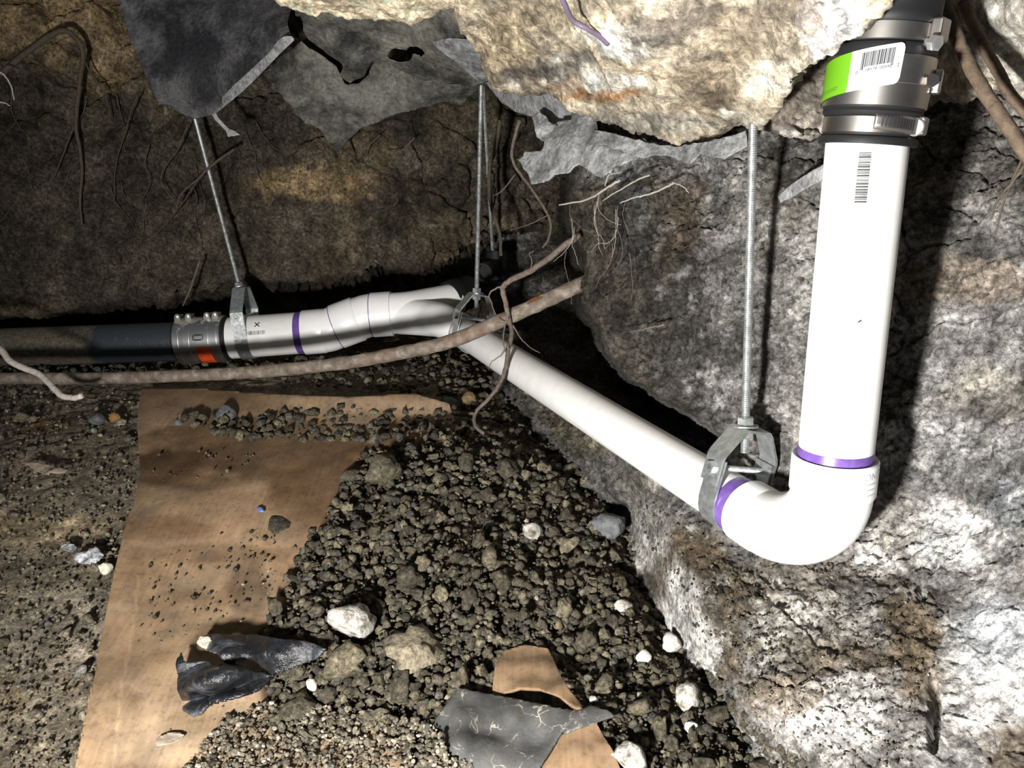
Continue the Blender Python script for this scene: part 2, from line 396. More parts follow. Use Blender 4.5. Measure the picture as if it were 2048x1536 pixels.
# ------------------------------------------------------------------ soil and concrete shell
def blobs(px, py, base, lst, warp, world):
    """albedo map of the ground itself: patches of differently coloured soil with ragged rims"""
    c = np.tile(np.array(base, float), (px.size, 1)).reshape(px.shape + (3,))
    n = fbm(world, 9, 4, 41) * warp; n2 = fbm(world, 30, 3, 43) * warp * .6
    for (cx, cy, rx, ry, col, st) in lst:
        d = np.sqrt(((px - cx) / rx) ** 2 + ((py - cy) / ry) ** 2) + n + n2
        k = (1 - sstep(.6, 1.05, d)) * st
        c = c * (1 - k[..., None]) + np.array(col) * k[..., None]
    return c
def grid_faces(r, c):
    i = np.arange(r * c).reshape(r, c)
    return np.stack([i[:-1, :-1], i[1:, :-1], i[1:, 1:], i[:-1, 1:]], -1).reshape(-1, 4)
def grid_normals(W):
    du = np.gradient(W, axis=1); dv = np.gradient(W, axis=0); n = np.cross(dv, du)
    n /= np.linalg.norm(n, axis=2, keepdims=True) + 1e-12; return n
def face_cam(W, n):
    s = np.sign(np.sum((CAM - W) * n, axis=2, keepdims=True)); s[s == 0] = 1; return n * s
def crack(W, sc, wid, s=0):
    q = W + .02 * np.stack([fbm(W, 20, 3, s + 60), fbm(W, 20, 3, s + 61), fbm(W, 20, 3, s + 62)], -1)
    f1, f2, i = worley(q, sc, s); return 1 - sstep(0, wid, f2 - f1), f1, i

# --- far wall of the dig
xs = np.arange(-380, 1500, 4.0); ys = np.arange(-330, 860, 4.0); X, Y = np.meshgrid(xs, ys)
zb = depth_field([(-350, -300, 1.55), (300, -300, 1.62), (900, -300, 1.75), (1400, -300, 1.8), (-350, 150, 1.60), (100, 120, 1.66), (420, 300, 1.73), (250, 500, 1.75), (620, 330, 1.70), (650, 430, 1.76),
                  (800, 300, 1.78), (900, 480, 1.84), (1050, 300, 1.85), (1100, 480, 1.95), (1450, 300, 2.0), (1450, 800, 2.1), (-350, 560, 1.68), (600, 540, 1.78)])(X, Y)
lipx = np.array([-400, 0, 150, 350, 500, 650, 760, 860, 950, 1050, 1150, 1500]); lipy = np.array([655, 640, 612, 590, 566, 558, 540, 530, 500, 465, 455, 455])
lw = fbm(np.stack([X / 60, Y / 60, X * 0], -1), 1, 4, 5) * 14
under = sstep(-6, 22, Y + lw - np.interp(X, lipx, lipy))
zb = zb + under * np.interp(X, [-400, 0, 150, 500, 900, 1100, 1500], [.06, .08, .20, .36, .42, .45, .45])
W = PA(X, Y, zb); n0 = face_cam(W, grid_normals(W))
ck, f1, ci = crack(W, 9, .07, 3); ck2, g1, gi = crack(W, 26, .10, 9)
big = fbm(W, 3.2, 4, 1)
disp = .045 * big + .024 * fbm(W, 11, 4, 2) + .012 * (1 - f1) + .007 * (gi - .5) * (1 - ck2) + .013 * fbm(W, 45, 4, 8, .65) - .030 * ck * sstep(-.25, .15, fbm(W, 4, 2, 77)) - .010 * ck2 * sstep(-.1, .2, fbm(W, 5, 2, 78))
W = W + n0 * disp[..., None]
DK = (.074, .062, .046); TAN = (.31, .225, .12); MID = (.155, .12, .077)
col = blobs(X, Y, DK, [(60, 40, 330, 105, (.36, .26, .145), .95), (150, 110, 170, 60, MID, .5), (640, 368, 125, 42, (.30, .215, .115), .8), (720, 300, 110, 60, MID, .7), (340, 200, 90, 60, MID, .7),
     (930, 480, 110, 60, MID, .6), (660, 500, 70, 90, MID, .55), (200, 170, 60, 30, TAN, .5), (820, 390, 120, 50, (.055, .043, .03), .5), (900, 250, 100, 60, MID, .5), (60, 640, 120, 40, MID, .6)], .55, W)
col = col * (1 + 1.15 * fbm(W, 14, 6, 90, .66)[..., None]) * (.70 + .35 * ci[..., None] + .3 * gi[..., None])
BWZ = (W - CAM) @ FWD
wb = link('wall_back', mesh_np('wall_back', W.reshape(-1, 3), grid_faces(*X.shape), True, col.reshape(-1, 3)), M['wallsoil'])
tag(wb, 'dark brown-black dug soil wall behind the long horizontal pipe', None, kind='structure')

# --- clay wall on the right with the bank below the sloping pipe
xs = np.r_[np.arange(985, 2110, 3.2), np.arange(2114, 3500, 9.0)]; ys = np.arange(120, 1860, 3.2); X, Y = np.meshgrid(xs, ys)
zr = depth_field([(1170, 150, 1.16), (1160, 300, 1.15), (1155, 450, 1.14), (1168, 560, 1.12), (1170, 610, 1.11), (1300, 300, 1.02), (1300, 500, 1.0), (1290, 700, 1.02), (1420, 400, .95), (1500, 320, .91), (1520, 500, .875), (1420, 780, .93), (1545, 700, .86), (1560, 880, .84),
    (1700, 320, .83), (1700, 600, .79), (1720, 850, .79), (1850, 320, .80), (1840, 600, .765), (1850, 850, .745), (2048, 250, .74), (2048, 500, .69), (2048, 800, .66), (2048, 1100, .60), (2400, 300, .60), (2400, 900, .53), (2400, 1500, .43), (3500, 150, .56), (3500, 700, .47), (3500, 1300, .38), (3500, 1800, .32),
    (1900, 1050, .69), (1750, 1080, .745), (1640, 1010, .81), (1560, 1120, .765), (1480, 1110, .80), (1650, 1250, .675), (1900, 1250, .61), (1500, 1300, .695), (1420, 1200, .76), (1350, 1050, .86), (1340, 980, .92), (1270, 950, .965), (1200, 880, 1.06), (1120, 840, 1.19), (1060, 790, 1.32),
    (1600, 1450, .60), (1900, 1450, .535), (2048, 1500, .505), (1500, 1400, .645), (1650, 1750, .50), (2048, 1800, .44),
    # the foot of the bank, running in below the loose heap
    (1000, 830, 1.52), (1040, 900, 1.32), (1130, 1010, 1.16), (1230, 1040, 1.10), (1240, 1130, 1.04), (1290, 1250, .96), (1370, 1370, .86), (1440, 1470, .80), (1480, 1580, .75), (1000, 1100, 1.25), (1150, 1300, 1.05), (1250, 1500, .90), (1000, 1500, 1.0), (1350, 1700, .75), (1000, 1800, .9)])(X, Y)
cav = [(900, 60), (1148, 60), (1158, 200), (1150, 330), (1138, 430), (1160, 500), (1158, 560), (1168, 610), (1196, 655), (1215, 700), (1242, 748), (1300, 785), (1345, 812), (1400, 846), (1436, 872), (1445, 905), (1395, 960), (1200, 850), (1050, 755), (900, 660)]
dc, _, _ = sdf(cav, X + 14 * fbm(np.stack([X / 30, Y / 30, X * 0], -1), 1, 3, 21), Y + 14 * fbm(np.stack([X / 30, Y / 30, X * 0 + 9], -1), 1, 3, 22))
zc = depth_field([(900, 60, 2.0), (1150, 60, 2.0), (1120, 450, 1.95), (1000, 600, 1.95), (1120, 620, 1.85), (1190, 700, 1.62), (1260, 775, 1.42), (1350, 830, 1.22), (1430, 880, 1.03), (1050, 720, 1.72), (1200, 830, 1.28), (1330, 905, 1.06), (1395, 950, .96)])(X, Y)
k = sstep(-7, 26, dc); iz = (1 - k) / zr + k / zc; W = PA(X, Y, 1 / iz); n0 = face_cam(W, grid_normals(W))
ck, f1, ci = crack(W, 17, .06, 31); ck2, g1, gi = crack(W, 62, .10, 35); c3, h1, hi_ = crack(W, 8, .04, 39)
rough = .55 + .45 * fbm(W, 5, 3, 14); calm, _, _ = sdf([(1240, 930), (1310, 900), (1345, 1000), (1350, 1100), (1400, 1180), (1420, 1320), (1340, 1290), (1300, 1150), (1265, 1060)], X, Y)
cm = 1 - .8 * sstep(-12, 12, calm)
edge = 1 - .75 * sstep(-30, -4, dc) * sstep(60, 20, dc)
disp = (.013 * fbm(W, 6, 3, 12) + .0065 * fbm(W, 22, 4, 13, .6) + .002 * (ci - .5) * (1 - ck) + .0042 * (gi - .5) * (1 - ck2) * (1 + rough) + .0085 * fbm(W, 110, 4, 15, .75) - .009 * ck * sstep(-.1, .25, fbm(W, 6, 2, 16)) - .005 * ck2 * sstep(-.2, .2, fbm(W, 9, 2, 18)) - .008 * c3 * sstep(-.1, .2, fbm(W, 5, 2, 19))) * cm * edge
for (gx_, gy_, rx_, ry_, dp_) in ((1866, 1435, 13, 72, .030), (1845, 1180, 12, 26, .014), (1560, 1205, 22, 12, .010)):
    q_ = np.sqrt(np.abs((X - gx_) / rx_) ** 3 + np.abs((Y - gy_) / ry_) ** 3) + .25 * fbm(W, 60, 2, 66); disp = disp - dp_ * (1 - sstep(.7, 1.15, q_))
W = W + n0 * (disp * np.clip(W[..., 1] * 1.1, .5, 1.3))[..., None]
CL = (.205, .195, .183); CD = (.072, .064, .053); BR = (.125, .096, .066); GR = (.29, .285, .28); WH = (.74, .725, .70); BL = (.42, .435, .46)
col = blobs(X, Y, CL, [(1170, 480, 110, 260, (.085, .072, .052), .9), (1300, 600, 150, 260, (.095, .083, .066), .9), (1330, 420, 90, 130, (.115, .088, .058), .6), (1260, 430, 45, 110, (.075, .075, .076), .8), (1380, 660, 80, 160, (.12, .115, .108), .6),
     (1330, 320, 150, 38, GR, .5), (1180, 310, 120, 60, (.22, .22, .22), .5), (1560, 420, 60, 200, (.13, .118, .10), .7), (1600, 600, 80, 180, (.28, .268, .255), .8), (1850, 400, 90, 130, CD, .75), (1980, 330, 110, 100, CD, .7), (1930, 560, 170, 60, (.24, .19, .15), .7), (1900, 700, 170, 110, (.23, .222, .215), .8),
     (1970, 800, 120, 70, (.24, .215, .18), .6), (1900, 900, 190, 110, (.28, .275, .27), .7), (1900, 1080, 190, 110, WH, .95), (2020, 1010, 60, 90, BL, .8), (1780, 1040, 80, 60, (.22, .18, .14), .4), (1560, 1170, 170, 80, (.20, .175, .145), .8), (1620, 1250, 200, 80, (.42, .395, .355), .8), (1700, 1330, 160, 100, BR, .8),
     (1820, 1280, 90, 140, (.15, .11, .068), .9), (1880, 1200, 50, 60, (.07, .062, .055), .8), (1990, 1270, 110, 110, (.50, .515, .54), .9), (1980, 1400, 120, 70, (.52, .51, .49), .7), (1690, 1420, 130, 80, (.62, .605, .58), .85), (1780, 1500, 110, 70, (.34, .33, .31), .7), (2040, 1500, 80, 60, (.13, .10, .07), .8),
     (1400, 1110, 90, 110, (.115, .085, .055), .95), (1450, 1240, 80, 140, (.155, .12, .08), .85), (1180, 860, 90, 50, (.21, .185, .125), .8), (1110, 820, 80, 40, (.15, .12, .075), .7), (1290, 960, 70, 70, (.25, .235, .20), .8), (1305, 1060, 42, 110, (.48, .465, .43), .95), (1365, 1230, 45, 120, (.72, .705, .675), .95), (1415, 1300, 22, 60, (.72, .70, .66), .9), (1560, 1390, 90, 50, (.19, .15, .11), .8)], .60, W)
lum = 1 + 1.35 * fbm(W, 22, 6, 91, .68); col = col * lum[..., None] * (.68 + .35 * gi[..., None] + .25 * ci[..., None])
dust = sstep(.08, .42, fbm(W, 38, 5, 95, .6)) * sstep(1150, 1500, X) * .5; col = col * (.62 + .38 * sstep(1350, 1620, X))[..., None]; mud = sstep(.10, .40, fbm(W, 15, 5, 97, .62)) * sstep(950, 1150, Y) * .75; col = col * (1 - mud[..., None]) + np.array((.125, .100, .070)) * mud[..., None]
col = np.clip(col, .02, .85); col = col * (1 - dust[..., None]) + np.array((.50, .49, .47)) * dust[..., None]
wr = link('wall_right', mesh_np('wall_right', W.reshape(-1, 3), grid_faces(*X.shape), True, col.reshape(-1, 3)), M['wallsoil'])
tag(wr, 'cracked grey clay wall and bank behind the white riser', None, kind='structure')
WR = (X, Y, W)

# --- floor of the dig, a height field
fc = [(-300, 800, 1.50), (100, 800, 1.47), (500, 800, 1.42), (760, 800, 1.42), (900, 770, 1.50), (900, 900, 1.27), (0, 1000, 1.15), (300, 1000, 1.155), (600, 1000, 1.15), (850, 1000, 1.115), (1050, 960, 1.15), (1180, 960, 1.13), (0, 1250, .93), (300, 1250, .935), (600, 1250, .93), (850, 1250, .905), (1050, 1230, .915), (1250, 1200, .935),
      (0, 1500, .785), (400, 1500, .79), (800, 1500, .785), (1200, 1500, .755), (1400, 1440, .765), (1500, 1560, .70), (-300, 1250, .93), (100, 728, 1.68), (600, 735, 1.64), (930, 720, 1.66), (1100, 720, 1.75), (0, 1700, .70), (1000, 1700, .69), (-300, 735, 1.7), (0, 700, 1.95), (600, 700, 1.95), (1100, 690, 2.0)]
fw = np.array([P(*c) for c in fc]); FLOOR = RBF(fw[:, :2], fw[:, 2])
HEAP = [(690, 900), (640, 985), (610, 1060), (560, 1120), (545, 1190), (520, 1235), (470, 1262), (480, 1330), (500, 1380), (510, 1420), (560, 1440), (640, 1450), (760, 1480), (800, 1560), (800, 1700), (1660, 1700), (1500, 1430), (1420, 1340), (1350, 1300), (1300, 1180), (1262, 1060), (1180, 960), (1080, 880), (1000, 830), (860, 850), (760, 870)]
def mound(x, y, z):
    a, b, _ = to_px(np.stack([x, y, z], -1)); d, _, _ = sdf(HEAP, a, b); q = np.stack([x, y, z * 0], -1); return .042 * sstep(-15, 120, d) * (1 + .55 * fbm(q, 13, 3, 71) + .25 * fbm(q, 34, 2, 75))
def floor_hit(px, py, heap=False):
    px = np.asarray(px, float); py = np.asarray(py, float); lo = np.full(px.shape, .3); hi = np.full(px.shape, 2.4)
    for _ in range(26):
        mid = (lo + hi) / 2; p = PA(px, py, mid); g = FLOOR(p[..., 0], p[..., 1]); g = g + mound(p[..., 0], p[..., 1], g) if heap else g; b = p[..., 2] < g; hi = np.where(b, mid, hi); lo = np.where(b, lo, mid)
    return PA(px, py, hi)
_tx = np.arange(-120, 1760, 10.0); _ty = np.arange(690, 1760, 10.0); _TX, _TY = np.meshgrid(_tx, _ty)
_TD = (floor_hit(_TX, _TY, True) - CAM) @ FWD
def heap_hit(px, py):
    u = np.clip((np.asarray(px, float) + 120) / 10, 0, len(_tx) - 1.001); v = np.clip((np.asarray(py, float) - 690) / 10, 0, len(_ty) - 1.001); i = u.astype(int); j = v.astype(int); a = u - i; b = v - j
    return PA(px, py, (1 - b) * ((1 - a) * _TD[j, i] + a * _TD[j, i + 1]) + b * ((1 - a) * _TD[j + 1, i] + a * _TD[j + 1, i + 1]))
gx = np.arange(-1.75, 1.05, .0052); gy = np.arange(.18, 2.1, .0052); GX, GY = np.meshgrid(gx, gy); GZ = FLOOR(GX, GY); W = np.stack([GX, GY, GZ], -1)
f1, f2, i1 = worley(W, 38, 51); g1, g2, i2 = worley(W, 90, 57)
MD = mound(GX, GY, GZ); GZ = GZ + MD + .014 * fbm(W, 6, 2, 52) + .003 * fbm(W, 26, 2, 53) + (.006 + .3 * MD) * (.55 - f1) * (i1 > .35) + (.003 + .14 * MD) * (.55 - g1) + .003 * fbm(W, 110, 3, 55) - .008 - .15 * MD
W = np.stack([GX, GY, GZ], -1); fpx, fpy, _ = to_px(W)
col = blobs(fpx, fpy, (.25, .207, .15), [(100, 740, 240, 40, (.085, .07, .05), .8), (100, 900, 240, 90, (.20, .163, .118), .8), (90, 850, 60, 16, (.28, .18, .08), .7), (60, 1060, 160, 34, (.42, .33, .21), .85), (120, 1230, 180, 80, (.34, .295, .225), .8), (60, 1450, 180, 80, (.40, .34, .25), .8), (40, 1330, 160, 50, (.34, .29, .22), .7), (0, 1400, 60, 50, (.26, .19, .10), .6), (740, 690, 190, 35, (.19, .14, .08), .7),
     (960, 790, 150, 60, (.16, .115, .062), .7), (900, 950, 190, 60, (.07, .062, .048), .7), (640, 1500, 190, 60, (.36, .31, .24), .85), (500, 1530, 160, 40, (.33, .27, .20), .8)], .5, W)
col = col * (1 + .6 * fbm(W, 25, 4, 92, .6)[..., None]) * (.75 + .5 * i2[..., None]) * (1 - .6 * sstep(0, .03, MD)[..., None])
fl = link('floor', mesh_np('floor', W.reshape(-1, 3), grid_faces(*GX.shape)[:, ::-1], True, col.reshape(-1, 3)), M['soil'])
tag(fl, 'loose brown earth floor of the dig', None, kind='structure')

# --- rough concrete underside overhead
def slab(name, x0, x1, lip, ctrl, top, base, bl, seed, label, backdir=1.0):
    xs = np.r_[np.arange(x0, min(x1, 2120), 3.5), np.arange(2124, max(x1, 2124), 9.0)]; Lp = np.interp(xs, [a for a, b in lip], [b for a, b in lip]) + 5 * fbm(np.stack([xs / 30, xs * 0, xs * 0], -1), 1, 4, seed)
    v = np.linspace(0, 1, 110)[:, None]; Yf = top + (Lp[None] - top) * v; Xf = np.repeat(xs[None], 110, 0); D = depth_field(ctrl); Zf = D(Xf, Yf)
    kb = np.arange(1, 16)[:, None]; Yb = Lp[None] - 2.0 * kb ** 1.1; Xb = np.repeat(xs[None], 15, 0); Zb = Zf[-1][None] + .006 * kb ** 1.7
    X = np.vstack([Xf, Xb]); Y = np.vstack([Yf, Yb]); Z = np.vstack([Zf, Zb]); W = PA(X, Y, Z); n0 = face_cam(W, grid_normals(W)); n0[110:] = n0[109]
    f1, f2, ci = worley(W, 22, seed + 3); rid = np.abs(fbm(W, 13, 4, seed + 5))
    d = .020 * fbm(W, 8, 4, seed + 1) + .012 * (.3 - rid) + .007 * (.5 - f1) + .009 * fbm(W, 60, 4, seed + 2, .65); W = W + n0 * d[..., None]
    col = blobs(X, Y, base, bl, .6, W); col = col * (1 + 1.35 * fbm(W, 26, 6, seed + 7, .7)[..., None]) * (.85 + .3 * ci[..., None])
    o = link(name, mesh_np(name, W.reshape(-1, 3), grid_faces(*X.shape), True, np.clip(col * 1.22, .01, .9).reshape(-1, 3)), M['concrete']); tag(o, label, None, kind='structure')
CB = (.46, .395, .30); CBR = (.24, .19, .135); CW = (.86, .82, .74); CRU = (.36, .19, .08)
slab('ceiling', 500, 1800, [(500, -25), (540, 0), (600, 18), (680, 32), (780, 38), (850, 34), (880, 14), (912, 8), (920, 50), (945, 85), (972, 110), (984, 150), (992, 168), (1030, 176), (1100, 188), (1160, 222), (1200, 242), (1260, 262), (1340, 284), (1400, 280), (1450, 264), (1490, 240), (1515, 232), (1545, 212), (1600, 150), (1645, 112), (1700, 72), (1740, 40), (1780, -5), (1800, -30)],
     [(500, -250, .85), (900, -250, .72), (1300, -250, .52), (1800, -250, .42), (560, 0, 1.02), (800, 30, 1.02), (900, 0, .98), (950, 60, 1.05), (985, 160, 1.14), (1100, 180, 1.06), (1200, 235, .98), (1340, 280, .87), (1440, 262, .81), (1505, 232, .765), (1600, 150, .60), (1700, 70, .53), (1780, 0, .50), (1300, 0, .62), (1300, 120, .74), (1100, 60, .88), (1500, 50, .60), (1450, 150, .72)], -250, CB,
     [(700, 0, 260, 60, (.62, .52, .37), .9), (1250, 70, 90, 60, CW, .85), (1180, 35, 100, 30, (.55, .45, .30), .6), (1350, 40, 120, 50, (.22, .19, .155), .8), (1010, 90, 80, 70, (.45, .37, .24), .7), (1180, 150, 160, 40, CW, .75), (1230, 190, 130, 14, CRU, .9), (1120, 170, 70, 14, CRU, .6), (1290, 140, 150, 50, (.50, .41, .27), .7), (1420, 150, 90, 70, CBR, .85), (1480, 80, 110, 60, CBR, .7), (1300, 250, 170, 26, (.36, .335, .29), .8),
      (1390, 215, 90, 30, CBR, .8), (1080, 145, 90, 18, (.12, .10, .085), .8), (1170, 120, 40, 20, (.13, .115, .10), .8), (1650, 60, 70, 80, (.72, .68, .66), .85), (1560, 150, 70, 50, (.80, .72, .58), .9), (1480, 225, 60, 20, (.72, .66, .55), .8), (1200, 65, 60, 40, CW, .7), (1260, 165, 90, 30, CW, .7), (1060, 20, 50, 40, (.6, .5, .35), .6), (1600, 20, 50, 60, CBR, .6), (1030, 30, 60, 30, (.28, .22, .15), .6)], 201, 'rough cream and brown concrete underside overhead')
slab('ceiling', 1480, 3500, [(1480, 240), (1520, 258), (1560, 268), (1640, 276), (1720, 270), (1800, 240), (1860, 205), (1920, 198), (1980, 180), (2048, 195), (2420, 190), (3500, 170)],
     [(1480, -250, .70), (2000, -250, .60), (2420, -250, .50), (1500, 230, .83), (1580, 180, .82), (1600, 270, .80), (1700, 150, .84), (1800, 30, .82), (1850, 150, .80), (1900, 80, .72), (1950, 190, .74), (2048, 20, .62), (2048, 180, .69), (2420, 100, .55), (1780, 0, .80), (3500, -250, .44), (3500, 170, .50)], -250, (.30, .265, .22),
     [(1580, 200, 70, 60, (.20, .17, .14), .9), (1600, 262, 110, 14, (.55, .51, .45), .9), (1830, 40, 70, 90, (.09, .08, .07), .9), (1980, 60, 90, 60, (.42, .40, .36), .8), (2000, 5, 70, 20, (.66, .62, .55), .9), (1940, 150, 80, 40, (.50, .44, .34), .8), (1900, 20, 70, 30, (.20, .15, .10), .8), (2030, 130, 50, 60, (.36, .34, .30), .7)], 231, 'paler concrete patch overhead around the black coupling')

# ------------------------------------------------------------------ white drain: riser, elbow, sloping pipe
RA, RB_ = P(1671, 905, .672), P(1734, 288, .612); riser = Fr(RA, RB_); RR = .0308
Wy, Hh = P(925, 663, 1.55), P(1437, 985, .845); cross = Fr(Wy, Hh); CR = .0292
t = empty('drain_riser', RA); tag(t, 'upright white plastic drain pipe rising from the elbow to the black coupling', 'pipe')
mb = lathe(MB(), riser, [(-.030, RR), (-.029, RR), (riser.L + .07, RR), (riser.L + .071, RR)], 64); mb.build('pipe', M['pvc'], t)
lathe(MB(), riser, [(-.022, RR + .0003), (-.020, RR + .0006), (.0035, RR + .0006), (.0045, RR + .0003)], 64, False, False).build('primer_ring', M['purple'], t)['label'] = 'purple primer band at the elbow socket'
bars = MB(); tt = riser.L - .008
rr = random.Random(3)
while tt > riser.L - .0445:
    wd = rr.choice([.0005, .0007, .0009, .0014]); cylpatch(bars, riser, tt - wd, tt, math.radians(-9), math.radians(7), RR + .0004, shear=0, n=4, m=1); tt -= wd + rr.choice([.0003, .0004, .0008])
bars.build('barcode', M['ink'], t)['label'] = 'printed barcode running down the pipe'
mk = MB(); cylpatch(mk, riser, .118, .1195, math.radians(12), math.radians(17), RR + .0004, shear=.02, n=3, m=1); mk.build('scuff_mark', M['ink'], t)

# elbow
t = empty('drain_elbow', P(1560, 1060, .76)); tag(t, 'glossy white plastic bend joining the riser to the sloping pipe', 'pipe fitting')
HR = .0358; e0 = riser.pt(-.026, 0, 0); E1 = cross.L + .050
p0 = riser.pt(-.034, 0, 0); p3 = cross.pt(cross.L + .071, 0, 0); d0 = -riser.a; d1 = cross.a
pts = []
for k in range(25):
    s = k / 24; c1 = p0 + d0 * .045; c2 = p3 + d1 * .024
    pts.append((1 - s) ** 3 * p0 + 3 * (1 - s) ** 2 * s * c1 + 3 * (1 - s) * s * s * c2 + s ** 3 * p3)
mb = tube(MB(), [riser.pt(-.02, 0, 0)] + pts + [cross.pt(cross.L + .058, 0, 0)], [.0335] + [.0340 + .0012 * math.sin(math.pi * k / 24) - .001 * k / 24 for k in range(25)] + [.0325], 48); mb.build('bend', M['pvcfit'], t)
lathe(MB(), riser, [(-.004, RR + .0002), (-.003, HR - .0012), (-.0045, HR), (-.034, HR), (-.0375, .0340)], 56, False, False).build('socket', M['pvcfit'], t)
lathe(MB(), cross, [(E1 - .004, CR + .0002), (E1 - .0035, .0325), (E1 - .002, .0338), (E1 + .024, .0338), (E1 + .028, .0330)], 56, False, False).build('socket', M['pvcfit'], t)
def text_mesh(body, size, fn):
    cu = bpy.data.curves.new('lettering', 'FONT'); cu.body = body; cu.size = size; cu.extrude = 0; cu.resolution_u = 2
    o = bpy.data.objects.new('lettering', cu); COL.objects.link(o); dg = bpy.context.evaluated_depsgraph_get(); me = bpy.data.meshes.new_from_object(o.evaluated_get(dg))
    V = [fn(v.co.x, v.co.y) for v in me.vertices]; Fc = [tuple(p.vertices) for p in me.polygons]; bpy.data.objects.remove(o); bpy.data.curves.remove(cu); bpy.data.meshes.remove(me); return V, Fc
M['emboss'] = mat('raised moulded lettering', None, (.55, .55, .57), .4)
mb = MB(); mb.add(*text_mesh('ION', .009, lambda x, y: riser.pt(-.0145 + y, math.radians(38) + x / HR, HR + .0004)))
for k, wd in enumerate((.014, .011, .013)):
    cylpatch(mb, riser, -.0185 - .005 * k, -.0175 - .005 * k, math.radians(45), math.radians(45) + wd / HR, HR + .0004, n=6, m=1)
mb.build('moulded_lettering', M['emboss'], t)

# sloping pipe
t = empty('sloping_drain_pipe', cross.pt(cross.L * .5, 0, CR)); tag(t, 'long white plastic drain pipe sloping from the bend back to the wye', 'pipe')
lathe(MB(), cross, [(-.03, CR), (-.029, CR), (cross.L + .064, CR), (cross.L + .065, CR)], 56).build('pipe', M['pvc'], t)
lathe(MB(), cross, [(E1 - .022, CR + .0003), (E1 - .0205, CR + .0006), (E1 - .002, CR + .0006), (E1 - .001, CR + .0003)], 56, False, False).build('primer_ring', M['purple'], t)['label'] = 'purple primer band beside the bend'
lathe(MB(), cross, [(-.012, CR + .0003), (-.011, CR + .0006), (.004, CR + .0006), (.005, CR + .0003)], 48, False, False).build('primer_ring', M['purple'], t)['label'] = 'purple primer band at the wye socket'

# ------------------------------------------------------------------ far run: black pipe, coupling, white pipe, bends, wye
ZF = 1.65; FRr = .0445
def PF(px, py, z): return P(1024 + (px - 1024) * .973, py, z)   # axis behind the face that the eye sees
fa = Fr(PF(-160, 700, ZF + .03), PF(345, 683, ZF)); t = empty('old_drain_pipe', fa.pt(fa.L * .6, 0, 0)); tag(t, 'old black drain pipe crusted with brown dirt, leading out of the picture', 'pipe')
lathe(MB(), fa, [(-.1, FRr - .003), (0, FRr - .003), (fa.L * .5, FRr - .003), (fa.L + .03, FRr - .003)], 48).build('pipe', M['abs'], t)

fb = Fr(PF(345, 682, ZF), PF(444, 676, ZF)); t = empty('band_coupling', fb.pt(fb.L / 2, 0, 0)); tag(t, 'shielded stainless band coupling with orange label between black and white pipe', 'pipe coupling')
lathe(MB(), fb, [(-.004, .0445), (-.004, .0475), (fb.L + .004, .0475), (fb.L + .004, .0445)], 56).build('rubber_sleeve', M['rubber'], t)
lathe(MB(), fb, [(.001, .0476), (.002, .0488), (.020, .0486), (.028, .0492), (fb.L * .5, .0486), (fb.L - .028, .0492), (fb.L - .020, .0486), (fb.L - .006, .0488), (fb.L - .005, .0476)], 56, False, False).build('shield', M['dsteel'], t)
for k, (f_, py_) in enumerate(((.06, 634), (.28, 627), (.66, 625), (.83, 629))):
    tc = fb.L * f_; bd = lathe(MB(), fb, [(tc - .006, .0488), (tc - .006, .0500), (tc + .006, .0500), (tc + .006, .0488)], 56, False, False).build('clamp_band', M['dsteel'], t)
    top = math.radians(-72); c = fb.pt(tc, top, .0530); s = MB(); up = fb.pt(tc, top, 1) - fb.pt(tc, top, 0); tn = np.cross(fb.a, up)
    box(s, c - up * .001, fb.a, up, tn, .0062, .0038, .011).build('screw_housing', M['dsteel'], bd)
    hfr = Fr(c + tn * -.0 + up * .001 + (fb.u * .004), c + up * .001 + fb.u * .016); lathe(MB(), hfr, [(0, .0058), (.006, .0058), (.0080, .0050), (.0092, .0035), (.0098, .0012)], 16).build('screw', M['bright'], bd)
lb = MB(); cylpatch(lb, fb, fb.L * .46, fb.L * .74, math.radians(18), math.radians(88), .0500, n=16, m=2); lab = lb.build('orange_label', M['orange'], t); lab['label'] = 'bright orange sticker with dark print'
pr = MB(); rr = random.Random(5)
for k in range(7):
    a = 26 + k * 4.6; cylpatch(pr, fb, fb.L * (.44 + .02 * rr.random()), fb.L * (.50 + .12 * rr.random()), math.radians(a), math.radians(a + 1.6), .0503, n=2, m=1)
for k in range(4): cylpatch(pr, fb, fb.L * (.45 + k * .05), fb.L * (.475 + k * .05), math.radians(68), math.radians(74), .0503, n=2, m=1)
cylpatch(pr, fb, fb.L * .42, fb.L * .66, math.radians(63), math.radians(64.2), .0503, n=2, m=1); pr.build('print', M['dkorange'], lab)
ov = MB(); pv = [fb.pt(fb.L * .53 + .0125 * math.cos(a) * min(1.25, 1 / max(abs(math.cos(a)), abs(math.sin(a)))) * .85, math.radians(-6) + .155 * math.sin(a) * min(1.25, 1 / max(abs(math.cos(a)), abs(math.sin(a)))) * .75, .0497) for a in np.linspace(0, 2 * math.pi, 33)]
tube(ov, pv, .0008, 6, False); pv = [fb.pt(fb.L * .53 + .0105 * math.cos(a), math.radians(-6) + .09 * math.sin(a), .0497) for a in np.linspace(0, 2 * math.pi, 33)]; tube(ov, pv, .0006, 6, False); ov.build('oval_emblem', M['ink'], t)

